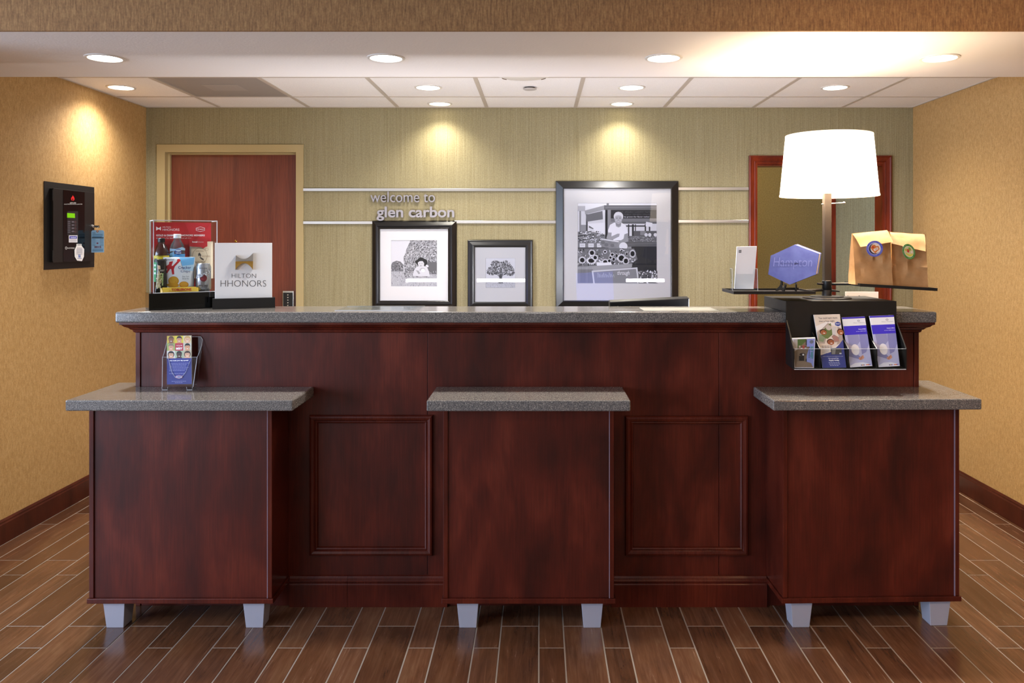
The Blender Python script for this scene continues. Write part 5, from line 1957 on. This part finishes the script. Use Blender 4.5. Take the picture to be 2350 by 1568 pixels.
def points(p):
    p.rect(0, 0, 1, 1, 'eeeef2')
    p.rect(0, 0.965, 1, 1, '3b2fb8')
    p.rect(0, 0.64, 1, 0.82, '3a2cc4')
    p.ell(0.70, 0.915, 0.055, 0.018, '8a8a9c', 14)
    p.ell(0.70, 0.915, 0.03, 0.010, 'eeeef2', 12)
    p.text('Hilton HHonors', 0.46, 0.865, 0.95, 0.887, '8a8a9c', -0.01)
    p.text('Points & Miles', 0.64, 0.735, 0.97, 0.755, 'f0f0fc', 0.02)
    p.text('at over 3,800 hotels', 0.52, 0.695, 0.97, 0.712, 'd8d8f8', 0.02)
    p.rect(0, 0, 1, 0.64, 'b4b6da')
    p.poly([(0.1, 0.64), (0.6, 0.64), (0.62, 0.50), (0.42, 0.40), (0.12, 0.44)], '8e90bc')
    p.poly([(0.62, 0.64), (1, 0.64), (1, 0.44), (0.82, 0.28), (0.62, 0.24)], '8284ba')
    p.poly([(0.0, 0.40), (0.2, 0.36), (0.52, 0.20), (0.46, 0.15), (0.0, 0.22)], '7c80b4')
    p.ell(0.36, 0.34, 0.18, 0.11, 'e6e6ee')
    p.poly([(0.44, 0.18), (0.56, 0.20), (0.66, 0.23), (0.70, 0.17), (0.56, 0.13), (0.46, 0.14)], 'c89078')
    p.line([(0.50, 0.14), (0.62, 0.20)], 0.02, 'a8705c')
    p.poly([(0, 0), (1, 0), (0.94, 0.04), (0.6, 0.085), (0.25, 0.08), (0, 0.03)], 'e2e2ec')
    for i, c in enumerate(('3a3a7a', 'd8a83a', '6a4a9a', None, 'e07a8a', 'e09a3a', 'c84a4a', '5a5ac8')):
        if c:
            p.rect(0.50 + i * 0.055, 0.022, 0.552 + i * 0.055, 0.040, c)


leaflet('postcard_stack', 'stack of picture postcards in the end slot of the black rack', 'postcards', ((768, 1440), (965, 1440), (980, 1130), (748, 1138)), None, 0.010, postcard, d1=3.215)
leaflet('brochure', 'leaflet of a smiling family under a sheet in the black rack', 'brochure', ((1055, 1440), (1295, 1437), (1230, 893), (963, 900)), None, 0.005, family)
leaflet('brochure', 'blue and white points leaflet beside the family leaflet in the rack', 'brochure', ((1335, 1435), (1560, 1420), (1483, 915), (1250, 926)), 'points leaflets in the rack', 0.004, points)
leaflet('brochure', 'blue and white points leaflet in the last slot of the rack', 'brochure', ((1625, 1432), (1840, 1420), (1778, 902), (1530, 912)), 'points leaflets in the rack', 0.004, points)

# ------------------------------------------------------------------ things on the left tray
tf = tz - 0.0068
DH = 3.335
ch = thing('card_holder', 'clear acrylic holder with white survey cards on the tray', 'card holder', (P(C6(265, 0)[0], 0, DH).x, DH, tf))
hx0, hx1 = P(C6(137, 0)[0], 0, DH).x, P(C6(398, 0)[0], 0, DH).x
hz0, hz1 = tf, P(0, C6(0, 430)[1], DH).z
lean2 = 0.012
mesh('holder_front', prism([(hx0, DH, hz0), (hx1, DH, hz0), (hx1, DH + lean2, hz1), (hx1 - 0.014, DH + lean2, hz1), (hx1 - 0.020, DH + lean2 * 0.6, hz1 - 0.022), (hx0 + 0.020, DH + lean2 * 0.6, hz1 - 0.022), (hx0 + 0.014, DH + lean2, hz1), (hx0, DH + lean2, hz1)], (0, 0.0018, 0)), ACRYL, ch)
mesh('holder_back', prism([(hx0, DH + 0.03, hz0), (hx1, DH + 0.03, hz0), (hx1, DH + 0.055, hz1 + 0.04), (hx0, DH + 0.055, hz1 + 0.04)], (0, 0.0018, 0)), ACRYL, ch)
for x in (hx0, hx1 - 0.0018):
    mesh('holder_side', prism([(x, DH, hz0), (x, DH + 0.03, hz0), (x, DH + 0.045, hz1), (x, DH + lean2, hz1)], (0.0018, 0, 0)), ACRYL, ch)
    mesh('holder_rim', tube([(x + 0.001, DH - 0.0005, hz0), (x + 0.001, DH + lean2 - 0.0005, hz1), (x + 0.001, DH + 0.045, hz1)], 0.0009, 6), ACRYLE, ch)
q = [P(*C6(157, 636), DH + 0.006), P(*C6(352, 636), DH + 0.006), P(*C6(386, 201), DH + 0.030), P(*C6(184, 206), DH + 0.030)]
for v in q[:2]:
    v.z = max(v.z, tf + 0.002)
cd = thing('card_stack', 'stack of plain white cards with a small grey mark in the clear holder', 'cards', (q[0] + q[1]) / 2)
mesh('card_sheets', prism(q, (0.001, 0.012, 0.0005)), PAPER, cd)
p = Print(quadmap(*q))
p.rect(0.10, 0.855, 0.23, 0.920, '5a5a5c')
for k in range(4):
    p.rect(0.125 + k * 0.024, 0.87, 0.135 + k * 0.024, 0.908, 'd8d8d8')
p.build('card_print', cd)

# loose leaflets fanned on the tray
lf = ((205, 640, 560, 0.000, 'cfd2dc', 'pale leaflet lying flat on the tray in front of the card holder'), (390, 700, 600, 0.0012, '7a8094', 'grey leaflet lying flat on the tray beside the book easel'))
for x0, x1, ym, dz, col, lab in lf:
    a0 = P(C6(x0, 0)[0], 0, 3.31).x
    a1 = P(C6(x1, 0)[0], 0, 3.31).x
    t = thing('loose_leaflet', lab, 'leaflet', ((a0 + a1) / 2, 3.33, tf + dz))
    pts = [(a0, 3.300, tf + dz), (a1 - 0.02, 3.292, tf + dz), (a1, 3.325 + dz * 20, tf + dz), (a0 + 0.045, 3.345 + dz * 20, tf + dz)]
    mesh('sheet', prism(pts, (0, 0, 0.001)), mat('leaflet_' + col, col, 0.4), t)
    pr_ = Print(lambda x, y, l: Vector((a0 + (a1 - a0) * x, 3.302 + 0.03 * y, tf + dz + 0.0013 + l)))
    pr_.poly([(0.2, 0.2), (0.8, 0.15), (0.85, 0.5), (0.3, 0.6)], 'e4e6ee')
    pr_.build('sheet_print', t)

# hexagonal book on an easel
hexc = ((527, 297), (772, 184), (1018, 276), (985, 487), (720, 592), (500, 487))


def bookpt(x, y, off=0.0):
    D = 3.372 + (592 - y) / 410.0 * 0.040 - off
    return P(*C6(x, y), D)


bb = thing('hexagonal_book', 'blue hexagonal guest book propped on a small black easel', 'book', bookpt(720, 592))
hp = [bookpt(x, y) for x, y in hexc]
ev = Vector((0.0175, 0.020, 0.002))
cov = ev * 0.16
mesh('front_cover', prism(hp, cov), BLUELEATHER, bb)
cen = sum(hp, Vector((0, 0, 0))) / 6
pg = [cen + (v - cen) * 0.972 + cov for v in hp]
mesh('pages', prism(pg, ev * 0.68), mat('page_edges', 'e8dcd0', 0.7), bb)
mesh('back_cover', prism([v + ev * 0.84 for v in hp], cov), BLUELEATHER, bb)
p = Print(lambda x, y, l: bookpt(x, y, 0.0004 + l))
p.text('Hampton', 548, 440, 945, 318, '5560a8', 0.012, 0.15)
p.L += 0.5
p.text('Hampton', 551, 437, 948, 315, '7784c8', -0.004, 0.15)
p.text('we love having', 625, 390, 755, 368, '33407c', 0.01)
p.text('you', 764, 392, 808, 370, '141c44', 0.04)
p.text('here', 812, 390, 880, 368, '4a57a0', 0.01)
p.build('cover_lettering', bb)

ea = thing('book_easel', 'small black plastic easel under the blue hexagonal book', 'easel', P(*C6(735, 640), 3.36))
zt0 = tf


def easel_leg(cx, D, s):
    a = P(C6(cx, 0)[0], 0, D).x
    prof = [(-0.002, 0), (0.010, 0), (0.012, 0.004), (0.030, 0.006), (0.055, 0.0), (0.062, 0.0), (0.060, 0.006), (0.034, 0.020), (0.024, 0.030), (0.020, 0.062), (0.014, 0.062), (0.012, 0.026), (0.004, 0.018), (-0.004, 0.022), (-0.006, 0.034), (-0.012, 0.036), (-0.015, 0.028), (-0.010, 0.014), (-0.004, 0.008)]
    return [(a + s * y * 0.25, D + y, zt0 + z) for y, z in prof]


for cx_, s in ((655, -1), (778, 1)):
    mesh('easel_leg', prism(easel_leg(cx_, 3.366, s), (0.006, 0, 0)), BLACKM, ea, bevel=0.001)
xa_, xb2 = P(C6(660, 0)[0], 0, 3.40).x, P(C6(800, 0)[0], 0, 3.40).x
box('easel_crossbar', (xa_, xb2, 3.386, 3.391, zt0 + 0.006, zt0 + 0.016), BLACKM, ea)

# ------------------------------------------------------------------ paper bags on the right tray
B7 = lambda x, y: (1920 + x * 240 / 2214.0, 510 + y * 240 / 2214.0)


def paper_bag(label, quad, D, depth, flap, sticker, seed, crease):
    """quad (crop pixels): lower-left, lower-right, upper-right, upper-left of the front face"""
    f = [P(*B7(*q), D + (0.0 if k_ < 2 else 0.045)) for k_, q in enumerate(quad)]
    # rest the bag on the tray
    for v in f[:2]:
        loc = MT.inverted() @ v
        loc.z = -0.0066
        v.z = (MT @ loc).z
    org = (f[0] + f[1]) / 2
    t = thing('paper_bag', label, 'paper bag', org)
    nx, nz = 12, 18
    V, Fc = [], []

    def wob(u, v, k):
        return noise.noise(Vector((u * 4 + seed, v * 5, k * 3.7))) * 0.010 + noise.noise(Vector((u * 9, v * 11 + seed, k))) * 0.005

    def taper(v):
        return depth * (1 - 0.93 * v ** 1.15)
    ring_n = 2 * nx + 6
    for j in range(nz + 1):
        v = j / nz
        a = f[0].lerp(f[3], v)
        b = f[1].lerp(f[2], v)
        dp = taper(v)
        amp = sin(pi * min(1, v * 1.05)) * 0.9 + 0.15
        kink = -0.004 * math.exp(-((v - crease) / 0.03) ** 2)
        row = []
        for i in range(nx + 1):
            u = i / nx
            q = a.lerp(b, u)
            row.append(q + Vector((0, amp * wob(u, v, 1) * (1 if 0 < i < nx else 0.3) * (0.5 if v > 0.6 else 1) + kink + 0.0, 0)))
        for k in (1, 2):     # right gusset
            s = k / 3.0
            gus = -0.010 * sin(pi * v) if k in (1, 2) else 0
            row.append(b + Vector((gus * 1.0, dp * s, 0)))
        for i in range(nx, -1, -1):
            u = i / nx
            q = a.lerp(b, u)
            row.append(q + Vector((0, dp + amp * wob(u, v, 2) * 0.6, 0)))
        for k in (2, 1):
            s = k / 3.0
            row.append(a + Vector((0.010 * sin(pi * v), dp * s, 0)))
        V += row
        n = len(row)
    for j in range(nz):
        for i in range(n):
            a_, b_ = j * n + i, j * n + (i + 1) % n
            Fc.append((a_, b_, b_ + n, a_ + n))
    Fc.append(tuple(range(n - 1, -1, -1)))
    Fc.append(tuple(range(nz * n, nz * n + n)))
    mesh('bag_body', (V, Fc), KRAFT, t, smooth=True, angle=25)
    # folded flap
    fl = [P(*B7(*q), D + (-0.008 if k_ < 2 else 0.036)) for k_, q in enumerate(flap)]
    mx = 10
    FV, FF = [], []
    for jj in range(7):
        v = jj / 6.0
        for i in range(mx + 1):
            u = i / mx
            q = fl[0].lerp(fl[1], u).lerp(fl[3].lerp(fl[2], u), v)
            yoff = 0.004 * v ** 2 + wob(u, v, 5) * 0.4
            if jj == 6:
                yoff += 0.006
            FV.append(q + Vector((0, yoff, 0)))
    nn = len(FV)
    FV += [v + Vector((0, 0.0016, 0)) for v in FV]
    for jj in range(6):
        for i in range(mx):
            a_ = jj * (mx + 1) + i
            FF.append((a_, a_ + 1, a_ + mx + 2, a_ + mx + 1))
            FF.append((nn + a_, nn + a_ + mx + 1, nn + a_ + mx + 2, nn + a_ + 1))
    rr_ = [i for i in range(mx + 1)] + [j * (mx + 1) + mx for j in range(1, 7)] + [6 * (mx + 1) + i for i in range(mx - 1, -1, -1)] + [j * (mx + 1) for j in range(5, 0, -1)]
    for k in range(len(rr_)):
        a_, b_ = rr_[k], rr_[(k + 1) % len(rr_)]
        FF.append((a_, b_, nn + b_, nn + a_))
    mesh('folded_flap', (FV, FF), KRAFT, t, smooth=True, angle=30)
    cx_, cy_, rx, ry, rot, draw = sticker
    DS = D - 0.0105
    disc = [P(*B7(cx_ + rx * cos(a) * cos(rot) - ry * sin(a) * sin(rot), cy_ + rx * cos(a) * sin(rot) + ry * sin(a) * cos(rot)), DS) for a in [2 * pi * i / 32 for i in range(32)]]
    stk = mesh('round_sticker', prism(disc, (0, 0.0006, 0)), WHITE, t)
    p = Print(lambda x, y, l: P(*B7(cx_ + (x * rx * cos(rot) - y * ry * sin(rot)), cy_ + (x * rx * sin(rot) + y * ry * cos(rot))), DS - 0.0003 - l))
    draw(p)
    p.build('sticker_print', stk)
    return t


def ringtext(p, r, n, col):
    rr = random.Random(4)
    for k in range(n):
        a = 2 * pi * k / n
        if rr.random() < 0.8:
            p.ell(r * cos(a), r * sin(a), 0.05, 0.022, col, 6, a + pi / 2)


def blue_sticker(p):
    p.ell(0, 0, 1, 1, '5560c8', 32)
    ringtext(p, 0.86, 40, 'c8ccf0')
    p.ell(0, 0, 0.74, 0.74, 'e8e4ec', 32)
    p.ell(-0.02, 0.02, 0.68, 0.68, '2c2a50', 28)
    p.ell(0.10, -0.04, 0.60, 0.62, 'efe2d4', 28)
    p.poly([(-0.5, -0.1), (-0.3, -0.45), (0.0, -0.5), (0.2, -0.3), (0.45, -0.35), (0.6, 0.05), (0.3, 0.35), (0.1, 0.62), (-0.2, 0.3)], 'd8803c')
    p.ell(-0.2, -0.18, 0.16, 0.14, 'c8442a')
    p.poly([(-0.15, 0.05), (0.35, -0.2), (0.45, 0.05), (-0.02, 0.32)], 'f0e4dc')
    p.line([(0.05, 0.1), (0.15, 0.0), (0.2, 0.08), (0.32, -0.05)], 0.05, 'a85a3c')


def green_sticker(p):
    p.ell(0, 0, 1, 1, '4f8a3a', 32)
    ringtext(p, 0.86, 40, 'c4dcb4')
    p.ell(0, 0, 0.72, 0.72, 'e8e4c8', 28)
    p.ell(0, 0, 0.66, 0.66, 'd8c890', 28)
    p.poly([(-0.6, 0.05), (-0.5, 0.0), (-0.1, 0.4), (0.45, 0.5), (0.4, 0.6), (-0.2, 0.58)], 'e0d030')
    p.ell(-0.05, -0.15, 0.2, 0.24, 'cc3a34')
    p.ell(0.3, -0.25, 0.2, 0.22, '8aa83c')
    p.ell(-0.3, -0.35, 0.22, 0.14, 'd0b440', 14, 0.5)
    p.ell(0.4, 0.2, 0.14, 0.12, 'e8d8d4')


paper_bag('kraft paper bag with a green fruit sticker, standing half behind the other bag', ((1190, 1385), (1940, 1385), (1885, 255), (1150, 205)), 3.345, 0.075,
          ((1160, 450), (1882, 620), (1884, 255), (1140, 210)), (1528, 625, 130, 172, -0.45, green_sticker), 7.3, 0.40)
paper_bag('kraft paper bag with a blue round sticker on its folded flap', ((402, 1335), (1192, 1338), (1130, 190), (330, 240)), 3.325, 0.080,
          ((505, 525), (1195, 420), (1085, 168), (350, 240)), (805, 562, 176, 170, 0.0, blue_sticker), 1.7, 0.42)

# white card holder behind the stand
a, b = P(1939, 695, 3.592), P(2015, 669.5, 3.592)
wc = thing('white_sign_card', 'white printed card standing behind the black display stand', 'card', ((a.x + b.x) / 2, 3.592, ZT))
box('card', (a.x, b.x, 3.588, 3.5905, ZT, b.z), PAPER, wc)
mat_ = Print(lambda x, y, l: Vector((a.x + (b.x - a.x) * x, 3.5878 - l, b.z - 0.03 * (1 - y))))
mat_.ell(0.08, 0.35, 0.025, 0.1, 'b8b8c0', 8)
mat_.ell(0.42, 0.35, 0.02, 0.12, '8a8a94', 8)
mat_.build('card_print', wc)

# ================================================================== ADDED FLOOR LAMP (unseen, put in to warm the soffit face)
fl_ = thing('added_floor_lamp', 'added unseen bronze floor lamp with a lit white drum shade', 'lamp', (1.62, 1.80, 0))
mesh('lamp_base', lathe([(0.14, 0), (0.14, 0.015), (0.05, 0.028), (0.012, 0.04)], 32), BLACKM, fl_, local=True, smooth=True)
mesh('pole', tube([(0, 0, 0.03), (0, 0, 1.50)], 0.011, 12), BLACKM, fl_, local=True, smooth=True)
mesh('shade', lathe([(0.19, 1.38), (0.16, 1.66), (0.1585, 1.66), (0.1885, 1.38), (0.19, 1.38)], 48, cap=False), mat('added_lamp_shade', 'fff0dc', 0.8, emit='ffc890', estr=1.6), fl_, local=True, smooth=True)
lamp('added_lamp_bulb', 'POINT', (1.62, 1.80, 1.56), 16, (1.0, 0.66, 0.36), shadow_soft_size=0.05)
